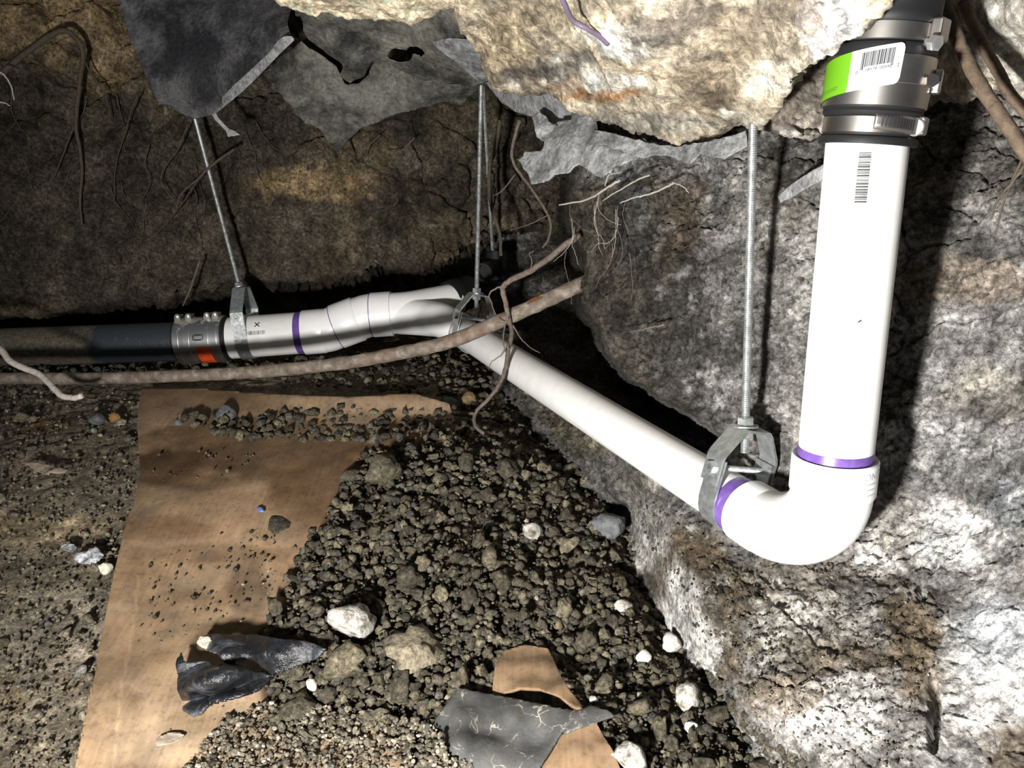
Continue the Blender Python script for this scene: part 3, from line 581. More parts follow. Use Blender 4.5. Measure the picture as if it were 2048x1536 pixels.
fcx = Fr(PF(446, 676, ZF), PF(606, 664.5, ZF)); t = empty('white_drain_pipe', fcx.pt(fcx.L / 2, 0, 0)); tag(t, 'short white plastic pipe marked with a black X beside the band coupling', 'pipe')
lathe(MB(), fcx, [(-.03, FRr), (-.029, FRr), (fcx.L + .02, FRr), (fcx.L + .021, FRr)], 64).build('pipe', M['pvc'], t)
lathe(MB(), fcx, [(fcx.L * .865, FRr + .0003), (fcx.L * .87, FRr + .0007), (fcx.L, FRr + .0007)], 64, False, False).build('primer_ring', M['purple'], t)['label'] = 'wide purple primer band'
bc = MB(); tt = fcx.L * .24; rr = random.Random(8)
while tt < fcx.L * .53:
    wd = rr.choice([.0005, .0008, .0012]); cylpatch(bc, fcx, tt, tt + wd, math.radians(-14), math.radians(-4), FRr + .0005, n=3, m=1); tt += wd + rr.choice([.0006, .0010, .0014])
bc.build('barcode', M['ink'], t)
xm = MB()
for sg in (-1, 1):
    tube(xm, [fcx.pt(fcx.L * .425 + s * .0048, math.radians(-32) + sg * s * .105, FRr + .0005) for s in np.linspace(-1, 1, 7)], .0010, 6)
xm.build('x_mark', M['ink'], t)['label'] = 'hand-drawn black X'

def path_fit(name, label, pieces, parts):
    t = empty(name, pieces[0][0][len(pieces[0][0]) // 2]); tag(t, label, 'pipe fitting'); return t
# first bend
A0 = PF(597, 665, ZF - .002); A1 = PF(641, 661.5, ZF); A2 = PF(672, 650, ZF + .002)
t = empty('offset_elbow', A1); tag(t, 'white plastic offset bend nearest the purple primer band', 'pipe fitting')
f1_ = Fr(A0, A1); lathe(MB(), f1_, [(0, FRr), (0, .0468), (.001, .0475), (f1_.L * .94, .0475), (f1_.L + .001, .0465)], 56, True, False).build('socket', M['pvcfit'], t)
tube(MB(), spline([PF(630, 662.5, ZF), PF(648, 660, ZF), PF(662, 654.5, ZF), PF(678, 647.5, ZF)], 6), .0463, 56).build('bend', M['pvcfit'], t)
# second bend, turned back level
t = empty('offset_elbow', PF(700, 640, ZF)); tag(t, 'white plastic offset bend between two thin purple seams next to the wye', 'pipe fitting')
f2_ = Fr(PF(664, 653.5, ZF), PF(712, 636, ZF)); lathe(MB(), f2_, [(0, .0450), (0, .0478), (.001, .0484), (f2_.L * .9, .0484), (f2_.L * .95, .0470)], 56, True, True).build('socket', M['pvcfit'], t)
ring = Fr(f2_.pt(-.0012, 0, 0), f2_.pt(.001, 0, 0)); lathe(MB(), ring, [(0, .0455), (0, .0481), (.0016, .0481), (.0016, .0455)], 56, False, False).build('primer_ring', M['purple'], t)
tube(MB(), spline([PF(700, 640.5, ZF), PF(716, 635, ZF), PF(728, 631.5, ZF), PF(746, 629, ZF)], 6), .0458, 56).build('bend', M['pvcfit'], t)
# wye
t = empty('wye_fitting', PF(800, 628, ZF)); tag(t, 'white plastic wye where the sloping pipe meets the long horizontal run', 'pipe fitting')
f3 = Fr(PF(737, 630, ZF), PF(779, 627, ZF)); lathe(MB(), f3, [(0, .0450), (0, .0468), (.001, .0476), (f3.L * .97, .0476), (f3.L, .0455)], 56).build('socket', M['pvcfit'], t)
ring = Fr(f3.pt(-.0012, 0, 0), f3.pt(.001, 0, 0)); lathe(MB(), ring, [(0, .044), (0, .0474), (.0015, .0474), (.0015, .044)], 56, False, False).build('primer_ring', M['purple'], t)
tube(MB(), spline([PF(770, 628, ZF), PF(810, 622, ZF), PF(850, 612, ZF + .02), PF(912, 597, ZF + .06)], 6), [.0448 - .010 * k / 18 for k in range(19)], 48).build('run', M['pvcfit'], t)
bend_pts = spline([PF(775, 629, ZF), PF(815, 633, ZF - .01), PF(852, 637, ZF - .03), P(885, 642, ZF - .06), cross.pt(-.012, 0, 0)], 7)
tube(MB(), bend_pts, list(np.linspace(.0405, .0335, len(bend_pts))), 48).build('branch', M['pvcfit'], t)
lathe(MB(), cross, [(-.036, .030), (-.034, .0345), (-.0065, .0345), (-.005, .0335), (-.0065, CR)], 48, True, False).build('branch_socket', M['pvcfit'], t)
f4 = Fr(P(897, 598, ZF + .05), P(927, 588, ZF + .08)); t = empty('black_sleeve', f4.pt(.01, 0, 0)); tag(t, 'matt black sleeve on the far end of the white wye', 'pipe coupling')
lathe(MB(), f4, [(0, .034), (0, .038), (.004, .039), (.028, .039), (.032, .037), (f4.L + .02, .037)], 40).build('sleeve', M['rubber'], t)
lathe(MB(), f4, [(.010, .0391), (.010, .0400), (.022, .0400), (.022, .0391)], 40, False, False).build('band', M['rubber'], t)
f5 = Fr(P(992, 505, 1.82), P(998, 562, 1.82)); t = empty('black_tee', f5.pt(0, 0, 0)); tag(t, 'small black plastic tee in the dark recess behind the middle hanger', 'pipe fitting')
lathe(MB(), f5, [(0, .022), (.001, .025), (.020, .025), (.022, .022), (f5.L - .02, .022), (f5.L - .018, .025), (f5.L, .025)], 32).build('body', M['rubber'], t)
f6 = Fr(P(995, 530, 1.82), P(966, 545, 1.74)); lathe(MB(), f6, [(0, .018), (f6.L - .025, .018), (f6.L - .023, .021), (f6.L, .021), (f6.L, .017), (f6.L - .02, .016)], 28).build('branch', M['rubber'], t)

# ------------------------------------------------------------------ hangers
def threaded(A, B, r, pitch=.0022, n=14):
    fr = Fr(A, B); V = []; Fc = []; L = fr.L; m = int(L / pitch * 3) + 1; nn = n
    prof = [(L * i / m, r if i % 3 == 0 else (r * .84 if i % 3 == 1 else r * .93)) for i in range(m + 1)]
    return lathe(MB(), fr, prof, n), fr
def hexnut(fr, t0, h, r):
    mb = MB(); lathe(mb, fr, [(t0, r * .93), (t0 + h * .12, r), (t0 + h * .88, r), (t0 + h, r * .93)], 6); return mb
def hanger(label, C, axis, up, s, rod_top, sc=1.0, pipe_r=.0295, hw=.0125, pitch=.0022, far=False):
    axis = nrm(axis); up = nrm(up - (np.asarray(up) @ axis) * axis); sd = np.cross(axis, up); Pt = lambda a, b: C + sd * a + up * b
    R = pipe_r + .0022; h = s; t = empty('pipe_hanger', C + up * h); tag(t, label, 'pipe hanger')
    st = R + .005; bolt_v = R * .55 + .018
    yoke = [Pt(-st, bolt_v - .016), Pt(-st, bolt_v + .012), Pt(-st * .95, bolt_v + .017), Pt(-.019, h - .004), Pt(-.015, h), Pt(.015, h), Pt(.019, h - .004), Pt(st * .95, bolt_v + .017), Pt(st, bolt_v + .012), Pt(st, bolt_v - .016)]
    strip(MB(), yoke, axis, hw, None, .0028).build('yoke', M['zinc'], t, smooth=False)
    lp = [Pt(-R - .0008, bolt_v + .010), Pt(-R - .0008, 0)] + [Pt(R * math.cos(a), R * math.sin(a)) for a in np.linspace(math.pi, 2 * math.pi, 19)][1:-1] + [Pt(R + .0008, 0), Pt(R + .0008, bolt_v + .010)]
    strip(MB(), lp, axis, hw, None, .0024).build('loop_strap', M['zinc'], t, smooth=False)
    bf, fr = threaded(Pt(-st - .012, bolt_v), Pt(st + .006, bolt_v), .0034, .0016, 10); bo = bf.build('cross_bolt', M['zinc'], t, smooth=False)
    hexnut(fr, .003, .006, .0072).build('nut', M['zinc'], bo, smooth=False); hexnut(fr, fr.L - .005, .005, .0072).build('bolt_head', M['zinc'], bo, smooth=False)
    rf = Fr(Pt(0, h - .026), rod_top); th, fr2 = threaded(Pt(0, h - .026), rod_top, .0047, pitch); th.build('threaded_rod', M['zinc'], t, smooth=False)
    hexnut(fr2, .026 + .0036, .0085, .0090).build('nut', M['zinc'], t, smooth=False); hexnut(fr2, .026 - .0105, .0085, .0088).build('nut', M['zinc'], t, smooth=False)
    lathe(MB(), fr2, [(.0275, .0048), (.0275, .0135), (.0293, .0135), (.0293, .0048)], 28).build('washer', M['zinc'], t)
    return t, Pt, st, bolt_v, fr2
WUP = np.array([0, 0, 1.0])
CH = cross.pt(cross.L + .020, 0, 0)
t, Pt, st, bv, _ = hanger('near zinc hanger with thick threaded rod holding the sloping pipe at the bend', CH, cross.a, P(1484, 850, .825) - CH, .080, P(1507, 228, .775), pipe_r=CR)
# split pin at the end of the bolt
pn = MB(); e = Pt(-st - .010, bv)
ez = to_px(e); tube(pn, [e, P(ez[0] - 12, ez[1] + 14, ez[2]), P(ez[0] - 22, ez[1] + 24, ez[2])], .0008, 6); tube(pn, [e, P(ez[0] - 12, ez[1] - 6, ez[2])], .0007, 6); pn.build('split_pin', M['ink'], t)
CM = cross.pt(.042, 0, 0)
hanger('middle zinc hanger beside the wye, its thin rod rising to the torn plastic', CM, cross.a, P(958, 585, 1.50) - CM, .083, P(963, 150, 1.42), pipe_r=CR)
CLh = fcx.pt(fcx.L * .22, 0, 0)
hanger('left zinc hanger with leaning rod on the white pipe beside the band coupling', CLh, fcx.a, P(463, 562, 1.64) - CLh + np.array([0, -.012, 0]), .104, P(386, 222, 1.60), pipe_r=FRr, hw=.0132)
t = MB(); th, _ = threaded(P(966, 170, 1.55), P(985, 500, 1.80), .0042, .004, 8); o = th.build('threaded_rod', M['zinc']); tag(o, 'second thinner rod hanging just right of the middle hanger rod', 'rod')

# ------------------------------------------------------------------ transition coupling at the top of the riser
ca = Fr(P(1732.5, 291, .612), P(1782, 20, .585)); Lc = ca.L; ty = lambda y: (291 - y) / 271 * Lc
t = empty('rubber_coupling', ca.A); tag(t, 'black rubber coupling with steel shield and green and white label above the riser', 'pipe coupling')
prof = [(ty(291), .031), (ty(291), .0362), (ty(281), .0366), (ty(276), .0358), (ty(273), .0338), (ty(236), .0338), (ty(233), .0352), (ty(226), .0366), (ty(221), .0358), (ty(219), .0366), (ty(110), .0376), (ty(100), .0376), (ty(94), .0368), (ty(90), .0345), (ty(55), .0345), (ty(50), .0358), (ty(38), .0362), (ty(30), .0355), (ty(20), .0355), (ty(-40), .0355)]
lathe(MB(), ca, prof, 72).build('rubber_body', M['rubber'], t)
lathe(MB(), ca, [(ty(216), .0370), (ty(215), .0378), (ty(172), .0381), (ty(171), .0384), (ty(117), .0386), (ty(116), .0376)], 72, False, False).build('shield', M['steel'], t)
def clamp(y0, y1, r, angs, house_t, first=False):
    b = lathe(MB(), ca, [(ty(y0), r - .0006), (ty(y0), r + .0008), (ty(y1), r + .0008), (ty(y1), r - .0006)], 72, False, False).build('clamp_band', M['steel'], t); return b
b1 = clamp(268, 237, .0340, None, None)
ov = MB(); cylpatch(ov, ca, ty(262), ty(227), math.radians(4), math.radians(68), .0356, shear=-.0018, n=20, m=3); tail = ov.build('slotted_tail', M['steel'], b1); tail.modifiers.new('solid', 'SOLIDIFY').thickness = .0007
sl = MB()
for k in range(13):
    a = math.radians(12 + k * 4.2); sh = -.0018 * (a - math.radians(4)); cylpatch(sl, ca, ty(256) + sh, ty(234) + sh, a, a + math.radians(1.7), .0362, shear=.004, n=2, m=1)
sl.build('slots', M['ink'], b1)
def screwset(y, ang, rr_, parent, face=None, size=.0062, hl=(.007, .006, .010)):
    c = ca.pt(ty(y), math.radians(ang), rr_); out = nrm(c - ca.pt(ty(y), 0, 0)); tn = np.cross(ca.a, out)
    h = MB(); box(h, c, ca.a, out, tn, *hl); hh = h.build('screw_housing', M['steel'], parent, smooth=False); bv = hh.modifiers.new('bevel', 'BEVEL'); bv.width = .0015; bv.segments = 2
    return c, out, tn
c, out, tn = screwset(248, 78, .0368, b1, hl=(.0065, .0035, .008))
hd = Fr(P(1827, 256, .590), P(1834, 252, .572)); lathe(MB(), hd, [(0, .0038), (.004, .0038), (.0045, .0066), (.0095, .0066), (.0105, .0055)], 20).build('screw', M['bright'], b1)
so = MB(); c0 = hd.pt(.0107, 0, 0); box(so, c0, nrm(.8 * hd.u - .6 * hd.w), hd.a, nrm(.6 * hd.u + .8 * hd.w), .0010, .0003, .0055).build('screw_slot', M['ink'], b1)
c, out, tn = screwset(160, 84, .0410, t, hl=(.0085, .0030, .0065))
hd = Fr(P(1853, 168, .575), P(1866, 160, .565)); lathe(MB(), hd, [(0, .003), (.006, .003), (.006, .0050), (.010, .0050)], 6).build('screw', M['steel'], t, smooth=False)
b2 = clamp(88, 56, .0347, None, None)
c, out, tn = screwset(66, 66, .0385, b2, hl=(.0080, .0040, .0085))
hd = Fr(P(1853, 84, .562), P(1872, 86, .555)); lathe(MB(), hd, [(0, .003), (.005, .003), (.005, .0058), (.010, .0058), (.0105, .004)], 6).build('screw', M['bright'], b2, smooth=False)
# label
rs = lambda tt: .0381 + (.0389 - .0381) * np.clip((tt - ty(215)) / (ty(117) - ty(215)), 0, 1)
A0, A1, A2 = math.radians(-100), math.radians(-32), math.radians(21); SH = .0073
tb = lambda a: ty(206) + SH * (a - math.radians(-70)); tH = ty(128) - ty(206)
lb = MB(); n = 30; V = []; Fc = []
def labpt(a, s, off=.0004): return ca.pt(tb(a) + s * tH, a, rs(tb(a) + s * tH) + off)
def labpatch(a0, a1, s0, s1, off, n=24, m=5, rc=0):
    mb = MB(); V = []; Fc = []
    for i in range(m + 1):
        for k in range(n + 1):
            a = a0 + (a1 - a0) * k / n; s = s0 + (s1 - s0) * i / m
            if rc:      # rounded right-hand corners
                d = (a1 - a) * .038; q = max(0, rc - d); cut = rc - math.sqrt(max(0, rc * rc - q * q)); f = cut / tH; s = f + s * (1 - 2 * f)
            V.append(labpt(a, s, off))
    for i in range(m):
        for k in range(n): b = i * (n + 1) + k; Fc.append((b, b + 1, b + n + 2, b + n + 1))
    mb.add(V, Fc); return mb
lab = labpatch(A1, A2, 0, 1, .0004, 40, 5, rc=.004).build('label', M['white'], t); lab['label'] = 'white sticker half with barcode'
gl = labpatch(A0, A1, 0, 1, .0004).build('label', M['green'], t); gl['label'] = 'lime green sticker half'
bars = MB(); rr = random.Random(21); a = A1 + math.radians(12); end = A2 - math.radians(9)
while a < end:
    wd = rr.choice([.6, .7, 1.1, 1.5]); long_ = a < A1 + math.radians(15.5) or a > end - math.radians(3.5)
    q = labpatch(a, a + math.radians(wd), .48 if long_ else .54, .90, .0007, 2, 2); bars.add(q.v[0], q.f); a += math.radians(wd + rr.choice([.4, .5, .8]))
bars.build('barcode', M['ink'], lab)
def lab_text(body, size, a_c, s0):
    sc = 1 / .0388; return text_mesh(body, size, lambda x, y: labpt(a_c + x * sc, s0 + y / tH, .0007))
tx = MB(); tx.add(*lab_text('0', .0032, A1 + math.radians(7.5), .40)); tx.add(*lab_text('18578', .0032, A1 + math.radians(17), .42)); tx.add(*lab_text('00590', .0032, A1 + math.radians(31), .42)); tx.add(*lab_text('2', .0032, A1 + math.radians(47.5), .42)); tx.build('digits', M['ink'], lab)
sw = MB()
for ac, ar, sh in ((4, 4.0, .10), (14, 6.2, .14), (27, 5.6, .13)):
    for k in range(8):
        a0 = A1 + math.radians(ac - ar + 2 * ar * k / 8); a1 = a0 + math.radians(2 * ar / 8); u0 = abs((k + .5) / 4 - 1); q = labpatch(max(a0, A1), max(a1, A1 + .001), .012, .03 + sh * math.sqrt(max(0, 1 - u0 * u0)), .0006, 1, 1); sw.add(q.v[0], q.f)
sw.build('scallop_print', M['whitegloss'], lab)
gp = MB()
for k, (w0, w1) in enumerate(((-99, -83), (-99, -80), (-96, -70), (-90, -45), (-88, -46))):
    q = labpatch(math.radians(w0), math.radians(w1), .36 - .055 * k, .385 - .055 * k, .0007, 8, 1); gp.add(q.v[0], q.f)
gp.build('print_lines', M['greenink'], gl)

# ------------------------------------------------------------------ dirt caked water pipe
wp = [P(-620, 775, 1.40), P(-260, 765, 1.36), P(0, 757, 1.345), P(180, 757, 1.335), P(350, 752, 1.325), P(520, 743, 1.30), P(680, 727, 1.265), P(800, 706, 1.235), P(900, 683, 1.21), P(1000, 642, 1.19), P(1100, 597, 1.165), P(1170, 565, 1.15), P(1230, 540, 1.13)]
ws = spline(wp, 10); rad = [.0101 + .0014 * (i / len(ws)) + .0007 * math.sin(i * 1.7) * random.random() for i in range(len(ws))]
t = empty('water_pipe', P(520, 743, 1.40)); tag(t, 'thin copper water pipe caked in dirt, curving across in front of the white pipes', 'pipe')
tube(MB(), ws, rad, 20, True, .03).build('pipe', M['water'], t)
cu = MB(); sp = Fr(P(1060, 613, 1.175), P(1090, 600.5, 1.167)); V = [sp.pt(sp.L / 2, math.radians(-35), .0124)]
for k in range(18):
    a = 2 * math.pi * k / 18; q = 1 + .25 * math.sin(3 * a) + .15 * math.sin(5 * a + 1); V.append(sp.pt(sp.L / 2 + .011 * q * math.cos(a), math.radians(-35) + .30 * q * math.sin(a), .0122))
cu.add(V, [(0, 1 + k, 1 + (k + 1) % 18) for k in range(18)]); cu.build('scraped_patch', M['copper'], t)['label'] = 'bright scraped copper spot'

# ------------------------------------------------------------------ plastic sheets
def sheet(name, poly, zfun, step, matl, label, cols=None, th=.0012, holes=(), amp=.01, fs=9, seed=0, jag=0, parent=None, cat='plastic sheet'):
    poly = list(poly)
    if jag:
        out = []; r = random.Random(seed)
        for (a, b) in zip(poly, poly[1:] + poly[:1]):
            d = math.hypot(b[0] - a[0], b[1] - a[1]); m = max(1, int(d / 9))
            for k in range(m): out.append((a[0] + (b[0] - a[0]) * k / m + r.uniform(-jag, jag), a[1] + (b[1] - a[1]) * k / m + r.uniform(-jag, jag)))
        poly = out
    ax = [p[0] for p in poly]; ay = [p[1] for p in poly]; X, Y = np.meshgrid(np.arange(min(ax) - step, max(ax) + 2 * step, step), np.arange(min(ay) - step, max(ay) + 2 * step, step))
    d, bx, by = sdf(poly, X, Y); ins = d > 0; X2 = np.where(ins, X, bx); Y2 = np.where(ins, Y, by)
    for h in holes:
        dh, hx, hy = sdf(h, X2, Y2); inh = dh > 0; ins = ins & ~inh; X2 = np.where(inh, hx, X2); Y2 = np.where(inh, hy, Y2)
    W = zfun(X2, Y2); n0 = face_cam(W, grid_normals(PA(X, Y, np.linalg.norm(W - CAM, axis=2))))
    W = W + n0 * (amp * fbm(W, fs, 4, seed) + amp * .6 * (.35 - np.abs(fbm(W, fs * 1.3, 3, seed + 5))))[..., None]
    Fq = grid_faces(*X.shape); f_in = ins.ravel()[Fq]; keep = f_in.any(1); Fq = Fq[keep]
    used = np.unique(Fq); mp = -np.ones(X.size, int); mp[used] = np.arange(len(used)); V = W.reshape(-1, 3)[used]
    org = V.mean(0) if parent is None else ORIG[parent.name]; me = mesh_np(name, V - org, mp[Fq], True, None if cols is None else cols(X2, Y2, W).reshape(-1, 3)[used])
    o = link(name, me, matl, parent, org); md = o.modifiers.new('solid', 'SOLIDIFY'); md.thickness = th; md.offset = 0
    if parent is None: tag(o, label, cat)
    return o
def zf(ctrl):
    D = depth_field(ctrl); return lambda x, y: PA(x, y, D(x, y))
# left hanging flap with its turned-up edge
t = empty('plastic_flap', P(400, 60, 1.38)); tag(t, 'pointed flap of dusty black plastic hanging at the left rod', 'plastic sheet')
sheet('flap', [(228, -60), (244, 20), (262, 90), (292, 150), (310, 190), (322, 212), (345, 215), (362, 228), (392, 238), (424, 232), (432, 222), (470, 190), (520, 140), (566, 92), (585, 75), (575, 50), (600, -60)],
      zf([(230, -60, 1.50), (600, -60, 1.46), (300, 150, 1.42), (400, 235, 1.47), (420, 120, 1.40), (580, 75, 1.33), (400, 20, 1.44), (500, 20, 1.42)]), 4, M['polyblack'], None, amp=.012, seed=301, jag=1.2, parent=t)
sheet('folded_edge', [(424, 232), (436, 202), (462, 176), (500, 142), (536, 108), (556, 82), (570, 72), (584, 73), (590, 80), (560, 108), (520, 150), (480, 188), (445, 216), (432, 226)],
      zf([(424, 232, 1.452), (440, 200, 1.425), (590, 80, 1.298), (560, 78, 1.30), (500, 145, 1.37), (480, 188, 1.385)]), 3, M['polyedge'], None, amp=.004, seed=303, parent=t)['label'] = 'pale scuffed turned-up edge'
sheet('torn_tail', [(423, 228), (430, 240), (442, 252), (452, 262), (456, 274), (466, 272), (480, 270), (470, 262), (458, 258), (446, 246), (436, 234), (432, 226)], zf([(424, 228, 1.452), (470, 265, 1.47), (440, 250, 1.46), (430, 240, 1.457)]), 2.5, M['polyedge'], None, amp=.002, seed=304, parent=t)
# large sagging sheet in the middle
big = sheet('torn_plastic_sheet', [(592, -30), (590, 30), (602, 36), (606, 62), (618, 80), (640, 96), (662, 112), (690, 128), (680, 150), (700, 165), (730, 150), (745, 126), (770, 120), (800, 140), (850, 160), (900, 168), (960, 168), (990, 162), (982, 140), (972, 105), (966, 90), (940, 84), (918, 62), (932, 30), (940, -30)],
     zf([(592, -30, 1.20), (940, -30, 1.15), (600, 40, 1.33), (660, 110, 1.40), (720, 150, 1.42), (750, 90, 1.36), (820, 80, 1.34), (960, 160, 1.40), (980, 140, 1.37), (920, 60, 1.25), (760, 40, 1.32), (860, 150, 1.42)]), 3.5, M['polygrey'],
     'torn grey plastic sheet with a ragged hole under the cream concrete', holes=[[(774, 110), (788, 96), (800, 98), (815, 100), (822, 92), (840, 92), (856, 100), (846, 110), (826, 108), (820, 122), (800, 125), (780, 118)]], amp=.018, seed=311, jag=1.5)
sheet('sagging_plastic_sheet', [(560, 112), (540, 138), (526, 140), (536, 158), (556, 182), (578, 206), (592, 228), (612, 246), (640, 258), (656, 284), (680, 300), (695, 285), (720, 256), (760, 244), (790, 228), (820, 220), (860, 212), (890, 202), (905, 208), (925, 210), (936, 196), (958, 180), (972, 164), (930, 150), (860, 140), (790, 120), (745, 116), (735, 150), (715, 165), (690, 170), (670, 130), (630, 100), (600, 80), (586, 96)],
     zf([(540, 138, 1.36), (600, 80, 1.40), (600, 235, 1.52), (680, 295, 1.60), (760, 240, 1.53), (900, 205, 1.49), (970, 165, 1.44), (650, 150, 1.44), (760, 150, 1.46), (850, 180, 1.45), (700, 215, 1.49), (800, 195, 1.49)]), 3.5, M['polygrey'],
     'lower sagging sheet of dull plastic left of the middle rod', amp=.020, fs=11, seed=321, jag=1.5)
sheet('folded_plastic_strip', [(862, 84), (900, 76), (930, 78), (968, 96), (980, 128), (988, 160), (960, 166), (930, 140), (895, 112)], zf([(862, 84, 1.30), (930, 78, 1.26), (988, 160, 1.36), (895, 112, 1.31), (960, 130, 1.30)]), 3.5, M['polypale'],
     'smooth grey folded corner of plastic beside the concrete edge', amp=.005, seed=327)
sheet('plastic_strip', [(972, 164), (1010, 168), (1050, 164), (1080, 172), (1110, 190), (1140, 214), (1150, 232), (1110, 246), (1066, 234), (1030, 222), (1005, 206), (988, 182)],
     zf([(972, 164, 1.36), (1080, 172, 1.17), (1150, 230, 1.14), (1060, 232, 1.24), (1000, 200, 1.33)]), 3.5, M['polypale'], 'pointed grey plastic strip running right from the middle rod', amp=.008, seed=331, jag=1)
sheet('crusted_plastic', [(1064, 236), (1080, 228), (1110, 244), (1140, 236), (1145, 200), (1160, 210), (1188, 235), (1196, 262), (1240, 268), (1290, 282), (1330, 292), (1292, 300), (1270, 318), (1240, 332), (1205, 356), (1180, 348), (1160, 330), (1140, 346), (1115, 348), (1090, 366), (1066, 370), (1058, 348), (1040, 322), (1052, 306), (1082, 300), (1090, 284), (1070, 270)],
     zf([(1064, 236, 1.16), (1150, 210, 1.11), (1200, 265, 1.04), (1330, 292, .965), (1200, 350, 1.035), (1060, 360, 1.13), (1045, 320, 1.14), (1120, 300, 1.09)]), 3, M['polypale'], 'ragged dust-crusted plastic scrap hanging at the corner of the clay wall', amp=.012, fs=16, seed=341, jag=3.5)
sheet('plastic_liner', [(1190, 262), (1240, 272), (1300, 288), (1350, 294), (1400, 288), (1450, 276), (1490, 262), (1494, 296), (1450, 318), (1400, 312), (1380, 330), (1340, 316), (1310, 312), (1280, 318), (1240, 300), (1200, 290)],
     zf([(1190, 262, 1.05), (1340, 290, .955), (1490, 262, .865), (1490, 296, .865), (1340, 316, .95), (1240, 300, 1.0)]), 3.5, M['polypale'], 'grey plastic liner strip tucked along the concrete lip left of the near rod', amp=.008, seed=351, jag=2)
sheet('plastic_scrap', [(1556, 392), (1580, 372), (1620, 345), (1660, 322), (1662, 345), (1640, 362), (1610, 380), (1580, 396), (1562, 406)], zf([(1556, 395, .85), (1660, 322, .77), (1662, 345, .77), (1600, 370, .81)]), 3, M['polypale'],
     'narrow grey plastic scrap slanting behind the riser', amp=.004, seed=357, jag=1)

# ------------------------------------------------------------------ cardboard
def on_floor(lift, heap=False):
    def f(x, y):
        L = lift(x, y) if callable(lift) else np.full(np.shape(x), float(lift)); hit = heap_hit if heap else floor_hit
        z = (hit(x, y) - CAM) @ FWD; p = hit(x, y + L * F * CP / z); return p + L[..., None] * np.array([0, 0, 1.0])
    return f
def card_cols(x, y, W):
    # darker brown and grey patches, pale dusty areas and a long crease
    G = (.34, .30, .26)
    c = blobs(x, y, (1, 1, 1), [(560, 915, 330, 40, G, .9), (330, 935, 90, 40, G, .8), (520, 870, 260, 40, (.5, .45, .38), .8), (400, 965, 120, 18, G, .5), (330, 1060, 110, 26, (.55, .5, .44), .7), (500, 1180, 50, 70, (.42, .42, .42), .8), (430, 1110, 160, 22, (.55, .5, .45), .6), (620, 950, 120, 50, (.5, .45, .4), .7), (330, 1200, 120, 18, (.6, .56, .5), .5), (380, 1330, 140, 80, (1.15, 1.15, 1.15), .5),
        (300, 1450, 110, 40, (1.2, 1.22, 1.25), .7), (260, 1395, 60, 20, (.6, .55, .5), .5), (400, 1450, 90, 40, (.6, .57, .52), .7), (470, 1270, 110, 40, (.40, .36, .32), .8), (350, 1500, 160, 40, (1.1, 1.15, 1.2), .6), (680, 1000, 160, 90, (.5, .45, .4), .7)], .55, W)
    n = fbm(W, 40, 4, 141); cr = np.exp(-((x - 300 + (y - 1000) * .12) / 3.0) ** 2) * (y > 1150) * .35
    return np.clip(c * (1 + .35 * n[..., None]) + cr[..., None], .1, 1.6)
card_lift = lambda x, y: .016 - .035 * sstep(15, 70, sdf(HEAP, x, y)[0]) + .022 * sstep(840, 785, y) * sstep(480, 640, x) + .006 * np.sin(y / 55.0 + x / 200) + .004 * sstep(300, 260, x)
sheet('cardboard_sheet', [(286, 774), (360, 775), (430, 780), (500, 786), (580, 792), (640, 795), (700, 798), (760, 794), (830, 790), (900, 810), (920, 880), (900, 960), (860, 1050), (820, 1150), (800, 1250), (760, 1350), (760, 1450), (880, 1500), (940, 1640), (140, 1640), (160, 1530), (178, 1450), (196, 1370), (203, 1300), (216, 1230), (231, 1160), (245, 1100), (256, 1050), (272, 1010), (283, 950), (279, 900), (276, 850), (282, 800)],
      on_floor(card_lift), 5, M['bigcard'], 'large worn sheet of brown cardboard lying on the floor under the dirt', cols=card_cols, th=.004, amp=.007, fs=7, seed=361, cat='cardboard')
def curved_scrap(name, poly, lift, matl, label, cat, seed, th=.003, amp=.004):
    return sheet(name, poly, on_floor(lift, True), 4, matl, label, th=th, amp=amp, seed=seed, cat=cat)
curved_scrap('cardboard_flap', [(984, 1392), (990, 1330), (1010, 1300), (1050, 1288), (1096, 1296), (1112, 1330), (1132, 1370), (1158, 1404), (1166, 1420), (1146, 1412), (1118, 1390), (1080, 1376), (1040, 1374), (1012, 1384), (996, 1396)], lambda x, y: .012 + .016 * sstep(1290, 1390, y) * sstep(980, 1060, x) * sstep(1170, 1110, x), M['scrapcard'], 'small curled brown cardboard flap behind the dark sheet fragment', 'cardboard', 371)
curved_scrap('cardboard_scrap', [(1060, 1560), (1080, 1500), (1120, 1470), (1150, 1452), (1190, 1440), (1206, 1470), (1226, 1500), (1250, 1560)], lambda x, y: .012 + 0 * x, M['scrapcard'], 'brown cardboard scrap at the bottom edge, right of the dark sheet', 'cardboard', 373)
curved_scrap('dark_sheet_fragment', [(862, 1460), (878, 1432), (900, 1404), (918, 1376), (960, 1384), (1000, 1390), (1060, 1404), (1130, 1418), (1170, 1426), (1150, 1436), (1124, 1462), (1100, 1500), (1060, 1560), (960, 1570), (900, 1500)], lambda x, y: .008 + .012 * np.sin((x - 880) / 95.0), M['slate'], 'bent dark grey sheet fragment with pale crazing at the bottom', 'sheet fragment', 375, th=.005)
curved_scrap('dark_sheet_fragment', [(1124, 1450), (1136, 1430), (1180, 1412), (1216, 1420), (1230, 1430), (1190, 1442), (1150, 1456), (1130, 1466)], lambda x, y: .012 + 0 * x, M['slate'], 'small dark sheet corner tucked against the brown cardboard scrap', 'sheet fragment', 377, th=.004)
